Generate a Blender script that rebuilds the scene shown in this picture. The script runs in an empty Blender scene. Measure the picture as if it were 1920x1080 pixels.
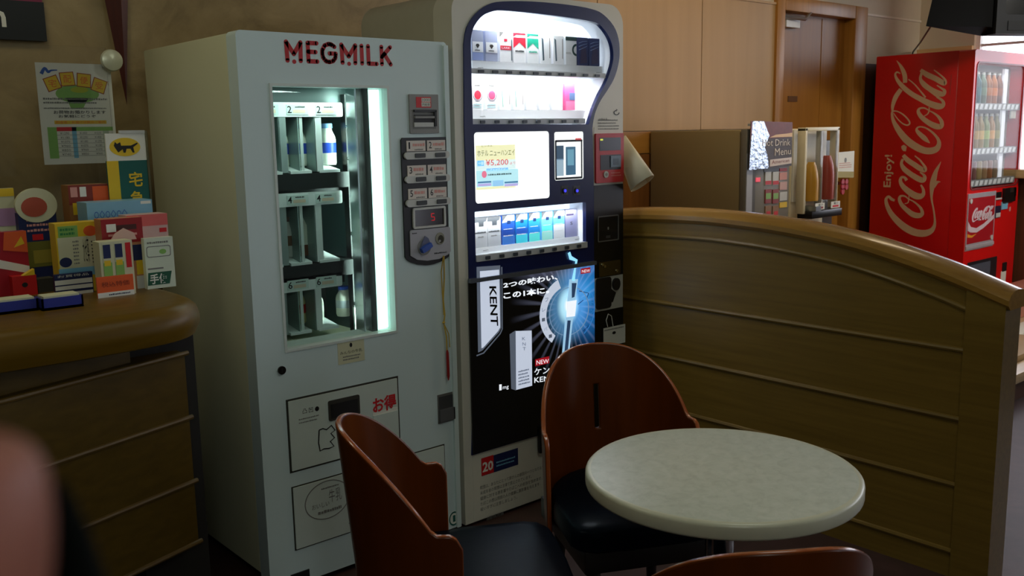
import bpy, bmesh, math, random
from mathutils import Vector, Matrix
from mathutils.geometry import tessellate_polygon

random.seed(7)
SC = bpy.context.scene
COL = SC.collection
PI = math.pi

# ------------------------------------------------------------------ camera
F_PX, PITCH, ROLL, YAW, CAM_H = 1762.36, 0.163249, -0.0182512, 0.713547, 1.37
fw = Vector((math.sin(YAW)*math.cos(PITCH), math.cos(YAW)*math.cos(PITCH), -math.sin(PITCH)))
r0 = Vector((math.cos(YAW), -math.sin(YAW), 0)); u0 = r0.cross(fw)
RT = math.cos(ROLL)*r0 + math.sin(ROLL)*u0
UP = -math.sin(ROLL)*r0 + math.cos(ROLL)*u0
CAM = Vector((0, 0, CAM_H))
cd = bpy.data.cameras.new('camera'); cam = bpy.data.objects.new('camera', cd); COL.objects.link(cam)
cd.sensor_width = 36; cd.sensor_fit = 'HORIZONTAL'; cd.lens = F_PX*36/1920
cd.clip_start = 0.01; cd.clip_end = 100
m3 = Matrix((RT, UP, -fw)).transposed()
cam.matrix_world = Matrix.Translation(CAM) @ m3.to_4x4()
cd.dof.use_dof = True; cd.dof.focus_distance = 2.9; cd.dof.aperture_fstop = 12.0
SC.camera = cam

# ------------------------------------------------------------------ light
SC.view_settings.view_transform = 'Standard'; SC.view_settings.look = 'None'
SC.view_settings.gamma = 1; SC.view_settings.exposure = 0; SC.view_settings.use_curve_mapping = False
W = bpy.data.worlds.new('world'); SC.world = W; W.use_nodes = True
bg = W.node_tree.nodes['Background']; bg.inputs[0].default_value = (0.80, 1.0, 0.92, 1); bg.inputs[1].default_value = 0.055

def area(name, loc, target, sx, sy, power, col=(1, 1, 1), spread=PI):
    l = bpy.data.lights.new(name, 'AREA'); l.shape = 'RECTANGLE'; l.size = sx; l.size_y = sy
    l.energy = power; l.color = col; l.spread = spread
    o = bpy.data.objects.new(name, l); COL.objects.link(o); o.location = loc
    o.rotation_euler = (Vector(target)-Vector(loc)).to_track_quat('-Z', 'Y').to_euler()
    return o
area('ceiling_lamp_lobby', (1.7, 0.8, 2.55), (1.7, 0.8, 0), 0.6, 0.6, 5.0, (0.92, 1.0, 0.88))
area('fill_light_behind_camera', (-0.4, -1.2, 2.55), (1.0, 2.5, 0.6), 0.8, 0.8, 15.5, (0.92, 1.0, 0.93))  # added unseen fill behind the camera for the milk machine's front and side
area('fill_light_cola_front', (6.0, 0.3, 2.55), (6.5, 2.6, 0.9), 0.6, 0.4, 16, (1.0, 0.95, 0.86), 1.7)  # added unseen fill, aimed to brighten the cola machine's front
area('fill_light_counter', (0.35, 2.35, 2.55), (0.5, 2.6, 0), 0.5, 0.3, 4.2, (1.0, 0.95, 0.68))  # added warm fill, unseen, lifting stone wall, countertop and milk machine side
area('ceiling_lamp_drinks', (3.9, 1.9, 2.55), (4.1, 3.4, 1.5), 0.9, 0.3, 15, (1.0, 0.80, 0.54))

# ------------------------------------------------------------------ pixel rays on real planes
def ray(x, y): return RT*((x-960)/F_PX) - UP*((y-540)/F_PX) + fw
def ony(x, y, Y): d = ray(x, y); return CAM + d*(Y/d.y)
def onx(x, y, X): d = ray(x, y); return CAM + d*(X/d.x)
def onz(x, y, z): d = ray(x, y); return CAM + d*((z-CAM_H)/d.z)

YF = 2.481            # front plane of the milk and cigarette machines
def fp(x, y, Y=YF): p = ony(x, y, Y); return (p.x, p.z)
def fps(pts, Y=YF): return [fp(a, b, Y) for a, b in pts]

# ------------------------------------------------------------------ materials
def lin(c):
    return tuple(((v/255)/12.92 if v/255 <= 0.04045 else ((v/255+0.055)/1.055)**2.4) for v in c)
MATS = {}
def mat(name, rgb, rough=0.5, metal=0.0, emit=0.0, noise=0.06, scale=30, bump=0.0, spec=0.5, coat=0.0):
    if name in MATS: return MATS[name]
    m = bpy.data.materials.new(name); m.use_nodes = True; nt = m.node_tree
    b = nt.nodes['Principled BSDF']; c = lin(rgb)
    b.inputs['Roughness'].default_value = rough; b.inputs['Metallic'].default_value = metal
    b.inputs['Specular IOR Level'].default_value = spec; b.inputs['Coat Weight'].default_value = coat
    tc = nt.nodes.new('ShaderNodeTexCoord'); nz = nt.nodes.new('ShaderNodeTexNoise')
    nz.inputs['Scale'].default_value = scale; nz.inputs['Detail'].default_value = 4
    nt.links.new(tc.outputs['Object'], nz.inputs['Vector'])
    mx = nt.nodes.new('ShaderNodeMix'); mx.data_type = 'RGBA'
    mx.inputs[6].default_value = (*[v*(1-noise) for v in c], 1); mx.inputs[7].default_value = (*[min(1, v*(1+noise)) for v in c], 1)
    nt.links.new(nz.outputs['Fac'], mx.inputs[0])
    nt.links.new(mx.outputs[2], b.inputs['Base Color'])
    if emit:
        nt.links.new(mx.outputs[2], b.inputs['Emission Color']); b.inputs['Emission Strength'].default_value = emit
    if bump:
        bp = nt.nodes.new('ShaderNodeBump'); bp.inputs['Strength'].default_value = bump; bp.inputs['Distance'].default_value = 0.004
        nt.links.new(nz.outputs['Fac'], bp.inputs['Height']); nt.links.new(bp.outputs[0], b.inputs['Normal'])
    MATS[name] = m; return m

def wood(name, a, b_, axis='Y', rough=0.4, scale=1.0, coat=0.0, spec=0.5):
    if name in MATS: return MATS[name]
    m = bpy.data.materials.new(name); m.use_nodes = True; nt = m.node_tree; b = nt.nodes['Principled BSDF']
    tc = nt.nodes.new('ShaderNodeTexCoord'); mp = nt.nodes.new('ShaderNodeMapping')
    s = [38*scale]*3; s['XYZ'.index(axis)] = 1.6*scale; mp.inputs['Scale'].default_value = s
    nz = nt.nodes.new('ShaderNodeTexNoise'); nz.inputs['Scale'].default_value = 1.6; nz.inputs['Detail'].default_value = 6; nz.inputs['Distortion'].default_value = 0.4
    cr = nt.nodes.new('ShaderNodeValToRGB')
    cr.color_ramp.elements[0].position = 0.3; cr.color_ramp.elements[0].color = (*lin(a), 1)
    cr.color_ramp.elements[1].position = 0.72; cr.color_ramp.elements[1].color = (*lin(b_), 1)
    nt.links.new(tc.outputs['Object'], mp.inputs[0]); nt.links.new(mp.outputs[0], nz.inputs['Vector'])
    nt.links.new(nz.outputs['Fac'], cr.inputs[0]); nt.links.new(cr.outputs[0], b.inputs['Base Color'])
    b.inputs['Roughness'].default_value = rough; b.inputs['Coat Weight'].default_value = coat; b.inputs['Coat Roughness'].default_value = 0.12
    b.inputs['Specular IOR Level'].default_value = spec
    MATS[name] = m; return m

def stone(name, a, b_, c_, scale=3.0, rough=0.5):
    if name in MATS: return MATS[name]
    m = bpy.data.materials.new(name); m.use_nodes = True; nt = m.node_tree; b = nt.nodes['Principled BSDF']
    tc = nt.nodes.new('ShaderNodeTexCoord'); nz = nt.nodes.new('ShaderNodeTexNoise')
    nz.inputs['Scale'].default_value = scale; nz.inputs['Detail'].default_value = 9; nz.inputs['Roughness'].default_value = 0.65; nz.inputs['Distortion'].default_value = 0.6
    cr = nt.nodes.new('ShaderNodeValToRGB'); e = cr.color_ramp.elements
    e[0].position = 0.32; e[0].color = (*lin(a), 1); e[1].position = 0.7; e[1].color = (*lin(c_), 1)
    k = e.new(0.5); k.color = (*lin(b_), 1)
    nt.links.new(tc.outputs['Object'], nz.inputs['Vector']); nt.links.new(nz.outputs['Fac'], cr.inputs[0]); nt.links.new(cr.outputs[0], b.inputs['Base Color'])
    b.inputs['Roughness'].default_value = rough
    MATS[name] = m; return m

def glass(name, tint=(1, 1, 1), refl=1.0):
    if name in MATS: return MATS[name]
    m = bpy.data.materials.new(name); m.use_nodes = True; nt = m.node_tree
    nt.nodes.remove(nt.nodes['Principled BSDF'])
    tr = nt.nodes.new('ShaderNodeBsdfTransparent'); tr.inputs[0].default_value = (*tint, 1)
    gl = nt.nodes.new('ShaderNodeBsdfGlossy'); gl.inputs['Roughness'].default_value = 0.03
    fr = nt.nodes.new('ShaderNodeFresnel'); fr.inputs[0].default_value = 1.45
    ml = nt.nodes.new('ShaderNodeMath'); ml.operation = 'MULTIPLY'; ml.inputs[1].default_value = refl
    mx = nt.nodes.new('ShaderNodeMixShader')
    nt.links.new(fr.outputs[0], ml.inputs[0]); nt.links.new(ml.outputs[0], mx.inputs[0])
    nt.links.new(tr.outputs[0], mx.inputs[1]); nt.links.new(gl.outputs[0], mx.inputs[2])
    nt.links.new(mx.outputs[0], nt.nodes['Material Output'].inputs[0])
    MATS[name] = m; return m

WHITE = mat('white_enamel', (206, 224, 224), 0.32, noise=0.02, scale=4)
CREAM = mat('aged_side_enamel', (204, 204, 172), 0.38, noise=0.04, scale=3)
BLACKP = mat('black_plastic', (14, 15, 15), 0.35, noise=0.1)
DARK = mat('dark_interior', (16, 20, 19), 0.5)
GREYP = mat('grey_plastic', (135, 135, 132), 0.45)
LGREY = mat('light_grey_plastic', (196, 198, 194), 0.4)
STEEL = mat('steel', (180, 186, 186), 0.28, 1.0)
CHROME = mat('chrome', (205, 208, 210), 0.12, 1.0)
INK = mat('black_ink', (18, 18, 18), 0.5)
GINK = mat('grey_ink', (120, 120, 116), 0.5)
RED = mat('red_ink', (200, 24, 30), 0.45)
PINKI = mat('pale_red_ink', (214, 150, 140), 0.5)
PAPER = mat('white_paper', (228, 228, 218), 0.6, noise=0.02)
CREAMP = mat('cream_paper', (206, 206, 172), 0.6)
BLUEI = mat('blue_ink', (38, 84, 170), 0.45)
NAVYI = mat('navy_ink', (20, 34, 84), 0.45)
YELI = mat('yellow_ink', (226, 190, 34), 0.45)
ORI = mat('orange_ink', (224, 92, 36), 0.45)
GRNI = mat('green_ink', (44, 128, 66), 0.45)
LGRN = mat('light_green_ink', (130, 180, 90), 0.45)
TEAL = mat('dark_teal_ink', (10, 92, 84), 0.45)
SKYI = mat('sky_blue_ink', (120, 184, 214), 0.45)

# ------------------------------------------------------------------ mesh builder
FRONT = lambda Y=YF: Matrix(((1, 0, 0, 0), (0, 0, -1, Y), (0, 1, 0, 0), (0, 0, 0, 1)))   # (x, z, outwards)
SIDE = lambda X: Matrix(((0, 0, -1, X), (-1, 0, 0, 0), (0, 1, 0, 0), (0, 0, 0, 1)))      # (-y, z, outwards)

TXT = {}
def text_geo(s, bold=0.0, res=2):
    k = (s, bold, res)
    if k not in TXT:
        cu = bpy.data.curves.new('lettering', 'FONT'); cu.body = s; cu.resolution_u = res; cu.offset = bold; cu.fill_mode = 'FRONT'
        o = bpy.data.objects.new('lettering', cu)
        me = bpy.data.meshes.new_from_object(o)
        v = [tuple(p.co[:2]) for p in me.vertices]; f = [tuple(p.vertices) for p in me.polygons]
        bpy.data.objects.remove(o); bpy.data.curves.remove(cu); bpy.data.meshes.remove(me)
        xs = [p[0] for p in v] or [0, 1]; ys = [p[1] for p in v] or [0, 1]
        x0, x1, y0, y1 = min(xs), max(xs), min(ys), max(ys)
        TXT[k] = ([((p[0]-x0)/max(1e-6, x1-x0), (p[1]-y0)/max(1e-6, y1-y0)) for p in v], f, (x1-x0)/max(1e-6, y1-y0))
    return TXT[k]

def catmull(pts, n=6, closed=False):
    out = []; N = len(pts); P = [Vector(p) for p in pts]
    rng = range(N if closed else N-1)
    for i in rng:
        a = P[(i-1) % N] if closed or i > 0 else P[i]
        b = P[i]; c = P[(i+1) % N]
        d = P[(i+2) % N] if closed or i+2 < N else c
        for k in range(n):
            t = k/n
            out.append(0.5*((2*b)+(c-a)*t+(2*a-5*b+4*c-d)*t*t+(3*b-a-3*c+d)*t**3))
    if not closed: out.append(P[-1])
    return out

def rrect(x0, y0, x1, y1, r, n=5, corners=(1, 1, 1, 1)):
    o = []
    for i, (cx, cy, a) in enumerate(((x0+r, y0+r, PI), (x1-r, y0+r, 1.5*PI), (x1-r, y1-r, 0), (x0+r, y1-r, 0.5*PI))):
        if not corners[i]:
            o.append(((x0, y0), (x1, y0), (x1, y1), (x0, y1))[i]); continue
        for k in range(n+1):
            t = a+k/n*PI/2; o.append((cx+r*math.cos(t), cy+r*math.sin(t)))
    return o
def ell(cx, cy, rx, ry, n=24, rot=0):
    c, s = math.cos(rot), math.sin(rot)
    return [(cx+rx*math.cos(t)*c-ry*math.sin(t)*s, cy+rx*math.cos(t)*s+ry*math.sin(t)*c) for t in (2*PI*k/n for k in range(n))]

class MB:
    def __init__(s, M=None):
        s.v = []; s.f = []; s.mi = []; s.sm = []; s.mats = []; s.M = M
    def add(s, vs, fs, m, smooth=False):
        b = len(s.v)
        s.v += [(s.M @ Vector(p) if s.M else Vector(p)) for p in vs]
        if m not in s.mats: s.mats.append(m)
        k = s.mats.index(m)
        for f in fs: s.f.append(tuple(i+b for i in f)); s.mi.append(k); s.sm.append(smooth)
        return s
    def box(s, x0, x1, y0, y1, z0, z1, m, bev=0.0, seg=2):
        if bev <= 0:
            vs = [(x, y, z) for x in (x0, x1) for y in (y0, y1) for z in (z0, z1)]
            return s.add(vs, [(0, 1, 3, 2), (4, 6, 7, 5), (0, 4, 5, 1), (2, 3, 7, 6), (0, 2, 6, 4), (1, 5, 7, 3)], m)
        bm = bmesh.new(); bmesh.ops.create_cube(bm, size=1)
        for v in bm.verts: v.co = Vector(((x0+x1)/2+v.co.x*(x1-x0), (y0+y1)/2+v.co.y*(y1-y0), (z0+z1)/2+v.co.z*(z1-z0)))
        bmesh.ops.bevel(bm, geom=list(bm.edges), offset=bev, segments=seg, affect='EDGES', profile=0.5)
        bm.verts.index_update()
        s.add([v.co[:] for v in bm.verts], [tuple(v.index for v in f.verts) for f in bm.faces], m, False); bm.free(); return s
    def plate(s, outer, holes, c0, c1, m, side=None):
        loops = [list(outer)]+[list(h) for h in holes]
        tris = tessellate_polygon([[Vector((p[0], p[1], 0)) for p in L] for L in loops])
        pts = [p for L in loops for p in L]; n = len(pts)
        s.add([(p[0], p[1], c1) for p in pts], [tuple(t) for t in tris], m)
        s.add([(p[0], p[1], c0) for p in pts], [tuple(reversed(t)) for t in tris], side or m)
        for L in loops:
            k = len(L)
            s.add([(p[0], p[1], c1) for p in L]+[(p[0], p[1], c0) for p in L],
                  [(i, (i+1) % k, k+(i+1) % k, k+i) for i in range(k)], side or m, k > 12)
        return s
    def poly(s, pts, c0, c1, m): return s.plate(pts, [], c0, c1, m)
    def rect(s, x0, y0, x1, y1, c0, c1, m, r=0):
        a, b = min(x0, x1), max(x0, x1); c, d = min(y0, y1), max(y0, y1)
        return s.poly(rrect(a, c, b, d, r) if r else [(a, c), (b, c), (b, d), (a, d)], c0, c1, m)
    def ribbon(s, pts, c0, c1, m, n=6, closed=False):
        P = catmull(pts, n, closed) if n else [Vector(p) for p in pts]
        N = len(P); L = []; R = []
        for i in range(N):
            a = P[(i-1) % N] if closed or i > 0 else P[i]; b = P[(i+1) % N] if closed or i < N-1 else P[i]
            t = Vector((b.x-a.x, b.y-a.y)); t = t.normalized() if t.length > 1e-9 else Vector((1, 0))
            w = max(P[i].z, 1e-5)/2
            L.append((P[i].x-t.y*w, P[i].y+t.x*w)); R.append((P[i].x+t.y*w, P[i].y-t.x*w))
        vs = [(p[0], p[1], c1) for p in L]+[(p[0], p[1], c1) for p in R]+[(p[0], p[1], c0) for p in L]+[(p[0], p[1], c0) for p in R]
        fs = []
        for i in range(N if closed else N-1):
            j = (i+1) % N
            fs += [(i, N+i, N+j, j), (2*N+i, 2*N+j, 3*N+j, 3*N+i), (i, j, 2*N+j, 2*N+i), (N+i, 3*N+i, 3*N+j, N+j)]
        if not closed: fs += [(0, 2*N, 3*N, N), (N-1, 2*N-1, 4*N-1, 3*N-1)]
        return s.add(vs, fs, m)
    def text(s, body, x0, y0, x1, y1, c, m, bold=0.0, rot=0, fit=False, res=2):
        """lettering filling the rectangle; rot=1 reads bottom-to-top, rot=-1 top-to-bottom"""
        v, f, asp = text_geo(body, bold, res); o = []
        if fit and rot == 0:
            x1 = x0+min(x1-x0, (y1-y0)*asp)
        for a, b in v:
            if rot == 0: o.append((x0+a*(x1-x0), y0+b*(y1-y0), c))
            elif rot == 1: o.append((x1-b*(x1-x0), y0+a*(y1-y0), c))
            else: o.append((x0+b*(x1-x0), y1-a*(y1-y0), c))
        return s.add(o, f, m)
    def qtext(s, body, q, c, m, bold=0.0, res=2):
        """lettering in a quad: bottom-left, bottom-right, top-right, top-left"""
        v, f, asp = text_geo(body, bold, res); o = []
        for a, b in v:
            x = (q[0][0]*(1-a)+q[1][0]*a)*(1-b)+(q[3][0]*(1-a)+q[2][0]*a)*b
            y = (q[0][1]*(1-a)+q[1][1]*a)*(1-b)+(q[3][1]*(1-a)+q[2][1]*a)*b
            o.append((x, y, c))
        return s.add(o, f, m)
    def lines(s, x0, y0, x1, y1, n, c, m, h=0.45, seed=1):
        """rows of tiny printing too small to read"""
        rnd = random.Random(seed); H = (y1-y0)/n
        for i in range(n):
            y = y1-(i+0.75)*H; x = x0; end = x1-(x1-x0)*rnd.uniform(0, 0.2)
            while x < end:
                w = rnd.uniform(0.4, 1.0)*H*h*1.1
                s.rect(x, y, min(x+w, end), y+H*h*rnd.uniform(0.7, 1), c-0.0003, c, m); x += w+H*0.14
        return s
    def lathe(s, prof, m, cx=0, cy=0, n=24, smooth=True, axis='Z', base=0):
        vs = []; fs = []; K = len(prof)
        for i in range(n):
            t = 2*PI*i/n
            for r, z in prof:
                a, b = r*math.cos(t), r*math.sin(t)
                vs.append((cx+a, cy+b, base+z))
        for i in range(n):
            j = (i+1) % n
            for k in range(K-1): fs.append((i*K+k, j*K+k, j*K+k+1, i*K+k+1))
        fs.append(tuple(i*K for i in reversed(range(n)))); fs.append(tuple(i*K+K-1 for i in range(n)))
        return s.add(vs, fs, m, smooth)
    def tube(s, pts, r, m, n=8, cap=True):
        P = [Vector(p) for p in pts]; rr = r if isinstance(r, (list, tuple)) else [r]*len(P)
        vs = []; fs = []; prev = None
        for i, p in enumerate(P):
            t = (P[min(i+1, len(P)-1)]-P[max(i-1, 0)]).normalized()
            a = prev if prev is not None else (Vector((0, 0, 1)) if abs(t.z) < 0.9 else Vector((1, 0, 0)))
            a = (a-t*a.dot(t)).normalized(); b = t.cross(a); prev = a
            vs += [tuple(p+(a*math.cos(2*PI*k/n)+b*math.sin(2*PI*k/n))*rr[i]) for k in range(n)]
        for i in range(len(P)-1):
            for k in range(n): fs.append((i*n+k, i*n+(k+1) % n, (i+1)*n+(k+1) % n, (i+1)*n+k))
        if cap: fs += [tuple(reversed(range(n))), tuple(range((len(P)-1)*n, len(P)*n))]
        return s.add(vs, fs, m, True)
    def hull_quad(s, A, B, m):
        """closed block between two corner loops of equal length"""
        n = len(A)
        return s.add(list(A)+list(B), [tuple(range(n)), tuple(reversed(range(n, 2*n)))]+[(i, n+i, n+(i+1) % n, (i+1) % n) for i in range(n)], m)

ORG = {}
def build(name, mb, parent=None, local=False, recalc=True):
    me = bpy.data.meshes.new(name)
    off = Vector((0, 0, 0)) if local or parent is None else ORG.get(parent.name, Vector((0, 0, 0)))
    me.from_pydata([tuple(v-off) for v in mb.v], [], mb.f)
    for m in mb.mats: me.materials.append(m)
    for p, k, sm in zip(me.polygons, mb.mi, mb.sm): p.material_index = k; p.use_smooth = sm
    if recalc:
        bm = bmesh.new(); bm.from_mesh(me); bmesh.ops.recalc_face_normals(bm, faces=bm.faces); bm.to_mesh(me); bm.free()
    me.set_sharp_from_angle(angle=math.radians(38)); me.update()
    o = bpy.data.objects.new(name, me); COL.objects.link(o)
    if parent: o.parent = parent; ORG[o.name] = off
    return o
def tag(o, label, cat, group=None, kind=None):
    o['label'] = label; o['category'] = cat
    if group: o['group'] = group
    if kind: o['kind'] = kind
    return o
def thing(name, label, cat, loc, group=None, rotz=0):
    o = bpy.data.objects.new(name, None); COL.objects.link(o); o.location = loc; o.rotation_euler = (0, 0, rotz)
    o.empty_display_size = 0.1; ORG[o.name] = Vector(loc); return tag(o, label, cat, group)
def centre(o):
    """put a one-mesh thing's origin at its base centre"""
    vs = [v.co for v in o.data.vertices]
    c = Vector(((min(v.x for v in vs)+max(v.x for v in vs))/2, (min(v.y for v in vs)+max(v.y for v in vs))/2, min(v.z for v in vs)))
    o.data.transform(Matrix.Translation(-c)); o.location = c; return o
def struct(name, mb):
    o = build(name, mb); o['kind'] = 'structure'; return o

# ================================================================== SETTING
YW = 3.42; XR = 7.0; ZC = 2.62
STONE = stone('tan_stone', (122, 104, 66), (150, 130, 88), (170, 150, 106), 4.0, 0.45)
PANEL = wood('maple_wall_panel', (168, 136, 92), (180, 147, 102), 'Z', 0.55, 0.16)
PLASTER = mat('cream_plaster', (196, 184, 160), 0.7, noise=0.04, scale=12)
WAINS = wood('dark_wainscot', (104, 64, 26), (128, 82, 36), 'Z', 0.45, 0.6)
WAINT = wood('honey_wainscot_band', (150, 104, 40), (168, 120, 52), 'X', 0.45, 0.4)
FLOORM = stone('red_brown_floor', (52, 34, 29), (64, 41, 36), (76, 50, 45), 6, 0.5)
DOORW = wood('door_veneer', (140, 92, 26), (158, 108, 36), 'Z', 0.45, 0.4)
FRAMEW = wood('door_frame_wood', (148, 100, 34), (168, 118, 48), 'Z', 0.4, 0.6)

struct('floor', MB().box(-3.2, 7.2, -5, 3.6, -0.06, 0, FLOORM))
struct('ceiling', MB().box(-3.2, 7.2, -5, 3.6, ZC, ZC+0.08, PLASTER))
struct('wall_left', MB().box(-3.2, -3.05, 1.4, 3.5, 0, ZC, STONE))
DX0, DX1, DZ = 5.20, 6.03, 2.085
b = MB()
b.box(-3.05, 2.72, YW, YW+0.12, 0, ZC, STONE)
b.box(2.72, 5.13, YW, YW+0.12, 0, ZC, PLASTER)
b.box(6.19, XR+0.1, YW, YW+0.12, 0, ZC, PLASTER)
b.box(5.13, 6.19, YW, YW+0.12, 2.16, ZC, PLASTER)
for xa, xb in ((2.72, 3.55), (3.556, 4.398), (4.404, 5.13)):
    b.box(xa, xb, YW-0.012, YW, 1.37, 2.112, PANEL)
    b.box(xa, xb, YW-0.016, YW, 0.09, 1.246, WAINS)
    b.box(xa, xb, YW-0.014, YW, 1.25, 1.366, WAINT)
b.box(6.19, XR, YW-0.016, YW, 0.0, 1.80, mat('dark_brown_lower_wall', (52, 34, 18), 0.55))  # dark brown lower wall, right of the door
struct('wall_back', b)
struct('trim_1', MB().box(2.72, 5.13, YW-0.02, YW+0.001, 2.112, 2.126, PANEL))
struct('trim_2', MB().box(6.19, XR, YW-0.008, YW+0.001, 2.122, 2.136, mat('pale_trim', (214, 204, 184), 0.5)))
struct('baseboard_back', MB().box(-3.05, 5.13, YW-0.022, YW+0.001, 0, 0.09, FRAMEW))
# door
d = build('door_1', MB().box(DX0, DX1, YW+0.05, YW+0.09, 0.0, DZ, DOORW)); d['kind'] = 'structure'
b = MB(); b.box(5.115, DX0, YW-0.03, YW+0.11, 0, 2.17, FRAMEW, 0.006); b.box(DX1, 6.19, YW-0.03, YW+0.11, 0, 2.17, FRAMEW, 0.006); b.box(DX0, DX1, YW-0.03, YW+0.11, DZ, 2.17, FRAMEW, 0.006)
build('door_frame', b, d)
build('door_stile', MB().box(5.745, 5.75, YW+0.046, YW+0.051, 0.02, DZ-0.01, FRAMEW), d)
b = MB(FRONT(YW+0.05))
p0 = fp(1462, 36, YW+0.05); p1 = fp(1487, 54, YW+0.05)
b.rect(p0[0], p0[1], p1[0], p1[1], 0, 0.05, LGREY, 0.004)
build('door_closer', b, d)
b = MB(); q0 = ony(1463, 30, YW+0.0); q1 = ony(1510, 36, YW-0.04)
b.tube([tuple(q0), tuple(q1)], 0.011, STEEL); b.tube([tuple(q1), (5.5, YW-0.02, DZ+0.01)], 0.009, STEEL)
build('closer_arm', b, d)
p0 = fp(1477, 180, YW+0.05); p1 = fp(1494, 191, YW+0.05)
build('door_sign', MB(FRONT(YW+0.05)).rect(p0[0], p0[1], p1[0], p1[1], 0, 0.004, mat('brown_plate', (92, 62, 32), 0.4)), d)
build('door_handle', MB().lathe([(0, 0), (0.028, 0), (0.03, 0.02), (0, 0.03)], CHROME, 5.94, YW+0.02, 16, base=0.98), d)
# right wall with window
WB = wood('dark_window_wall', (82, 44, 24), (98, 54, 30), 'Z', 0.5)
WY0, WY1, WZ0, WZ1 = -2.4, 3.02, 1.06, 2.46
b = MB(); b.box(XR, XR+0.12, -5, WY0, 0, ZC, PLASTER); b.box(XR, XR+0.12, WY1, YW, 0, ZC, PLASTER)
b.box(XR, XR+0.12, WY0, WY1, 0, WZ0-0.06, WB); b.box(XR, XR+0.12, WY0, WY1, WZ1, ZC, PLASTER)
struct('wall_right', b)
SILLW = wood('pale_sill_wood', (196, 156, 104), (214, 178, 126), 'Y', 0.4)
struct('trim_3', MB().box(XR-0.03, XR, WY1, YW, 1.88, 1.925, SILLW))
w = build('window_1', MB().box(XR+0.06, XR+0.066, WY0, WY1, WZ0, WZ1, glass('window_glass'))); w['kind'] = 'structure'
b = MB()
WFR = mat('white_window_frame', (226, 224, 216), 0.4)
for yy in (WY0, -0.6, 1.2, WY1-0.03): b.box(XR+0.03, XR+0.09, yy, yy+0.03, WZ0, WZ1, WFR)
b.box(XR+0.03, XR+0.09, WY0, WY1, WZ1-0.05, WZ1, WFR); b.box(XR+0.045, XR+0.075, WY0, WY1, 1.918, 1.936, LGREY)
build('window_frame', b, w)
build('window_sill', MB().box(XR-0.10, XR+0.12, WY0, WY1, WZ0-0.06, WZ0, SILLW, 0.008), w)
SKYM = mat('overcast_sky', (236, 240, 255), 1, emit=4.0, noise=0.02, scale=0.3)
sk = build('sky', MB().box(9.0, 9.05, -9, 7, -1, 7, SKYM)); sk['kind'] = 'structure'

# ================================================================== MILK MACHINE
MX0, MX1 = 1.168, 1.888; MZ1 = 1.662
mk = thing('milk_vending_machine', 'white milk vending machine with red lettering above a lit glass window', 'vending machine', ((MX0+MX1)/2, 2.82, 0))
win = [fp(505, 156), fp(728, 160), fp(741, 596), fp(533, 629)]
wx0, wx1, wz0, wz1 = 1.259, 1.659, 0.744, 1.521
CH = 1.0  # window opening
b = MB()
b.box(MX0, MX1, YF+0.07, YF+0.09, 0.06, MZ1-0.005, CREAM)   # front bulkhead frame replaced below by open rack
b = MB()
b.box(MX0, MX0+0.03, YF+0.062, 3.17, 0.06, MZ1-0.004, CREAM, 0.006)
b.box(MX1-0.03, MX1, YF+0.062, 3.17, 0.06, MZ1-0.004, CREAM, 0.006)
b.box(MX0+0.03, MX1-0.03, 3.14, 3.169, 0.065, MZ1-0.006, CREAM)
b.box(MX0+0.03, MX1-0.03, YF+0.063, 3.14, MZ1-0.034, MZ1-0.006, CREAM)
b.box(MX0+0.03, MX1-0.03, YF+0.063, 3.14, 0.065, 0.70, CREAM)
b.box(MX0+0.05, MX1-0.05, YF+0.10, 3.1, 0.0, 0.06, BLACKP)
build('cabinet', b, mk)
LIN = mat('green_grey_liner', (62, 84, 82), 0.4)
b = MB()
b.box(MX0+0.03, MX1-0.03, 3.0, 3.02, 0.70, 1.63, DARK); b.box(MX0+0.03, MX0+0.045, YF+0.065, 3.0, 0.70, 1.63, LIN)
b.box(1.700, 1.715, YF+0.065, 3.0, 0.70, 1.63, LIN); b.box(MX0+0.03, 1.715, YF+0.065, 3.0, 1.56, 1.575, LIN)
build('interior_liner', b, mk)
FB = MB(FRONT())
FB.plate(rrect(MX0, 0.018, MX1, MZ1, 0.014), [[(wx0, wz0), (wx1, wz0), (wx1, wz1), (wx0, wz1)]], -0.06, 0, WHITE)
door = build('front_door', FB, mk)
# raised right edge strip
b = MB(FRONT()); b.rect(MX1-0.018, 0.018, MX1, MZ1-0.01, 0, 0.008, WHITE, 0.003)
build('door_edge', b, mk)
# window surround and glass
b = MB(FRONT()); e = 0.008
b.plate([(wx0, wz0), (wx1, wz0), (wx1, wz1), (wx0, wz1)], [[(wx0+e, wz0+e), (wx1-e, wz0+e), (wx1-e, wz1-e), (wx0+e, wz1-e)]], -0.05, 0.003, mat('window_surround', (206, 216, 212), 0.3))
build('window_surround', b, mk)
b = MB(FRONT()); b.rect(wx0+e, wz0+e, wx1-e, wz1-e, -0.028, -0.024, glass('cabinet_glass', (0.94, 1, 0.98), 0.8))
build('window_pane', b, mk)
TUBE = mat('cool_lamp_diffuser', (214, 255, 246), 0.4, emit=1.5, noise=0.01)
b = MB(FRONT()); b.rect(1.606, wz0+0.012, wx1-0.008, wz1-0.01, -0.058, -0.042, TUBE, 0.004)
build('lamp_tube', b, mk)
b = MB(FRONT()); b.rect(1.585, wz0+0.008, 1.606, wz1-0.008, -0.075, -0.035, mat('dark_brown_strip', (30, 22, 14), 0.4))
b.rect(1.566, wz0+0.008, 1.572, wz1-0.008, -0.10, -0.05, STEEL)
build('lamp_guard', b, mk)
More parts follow.
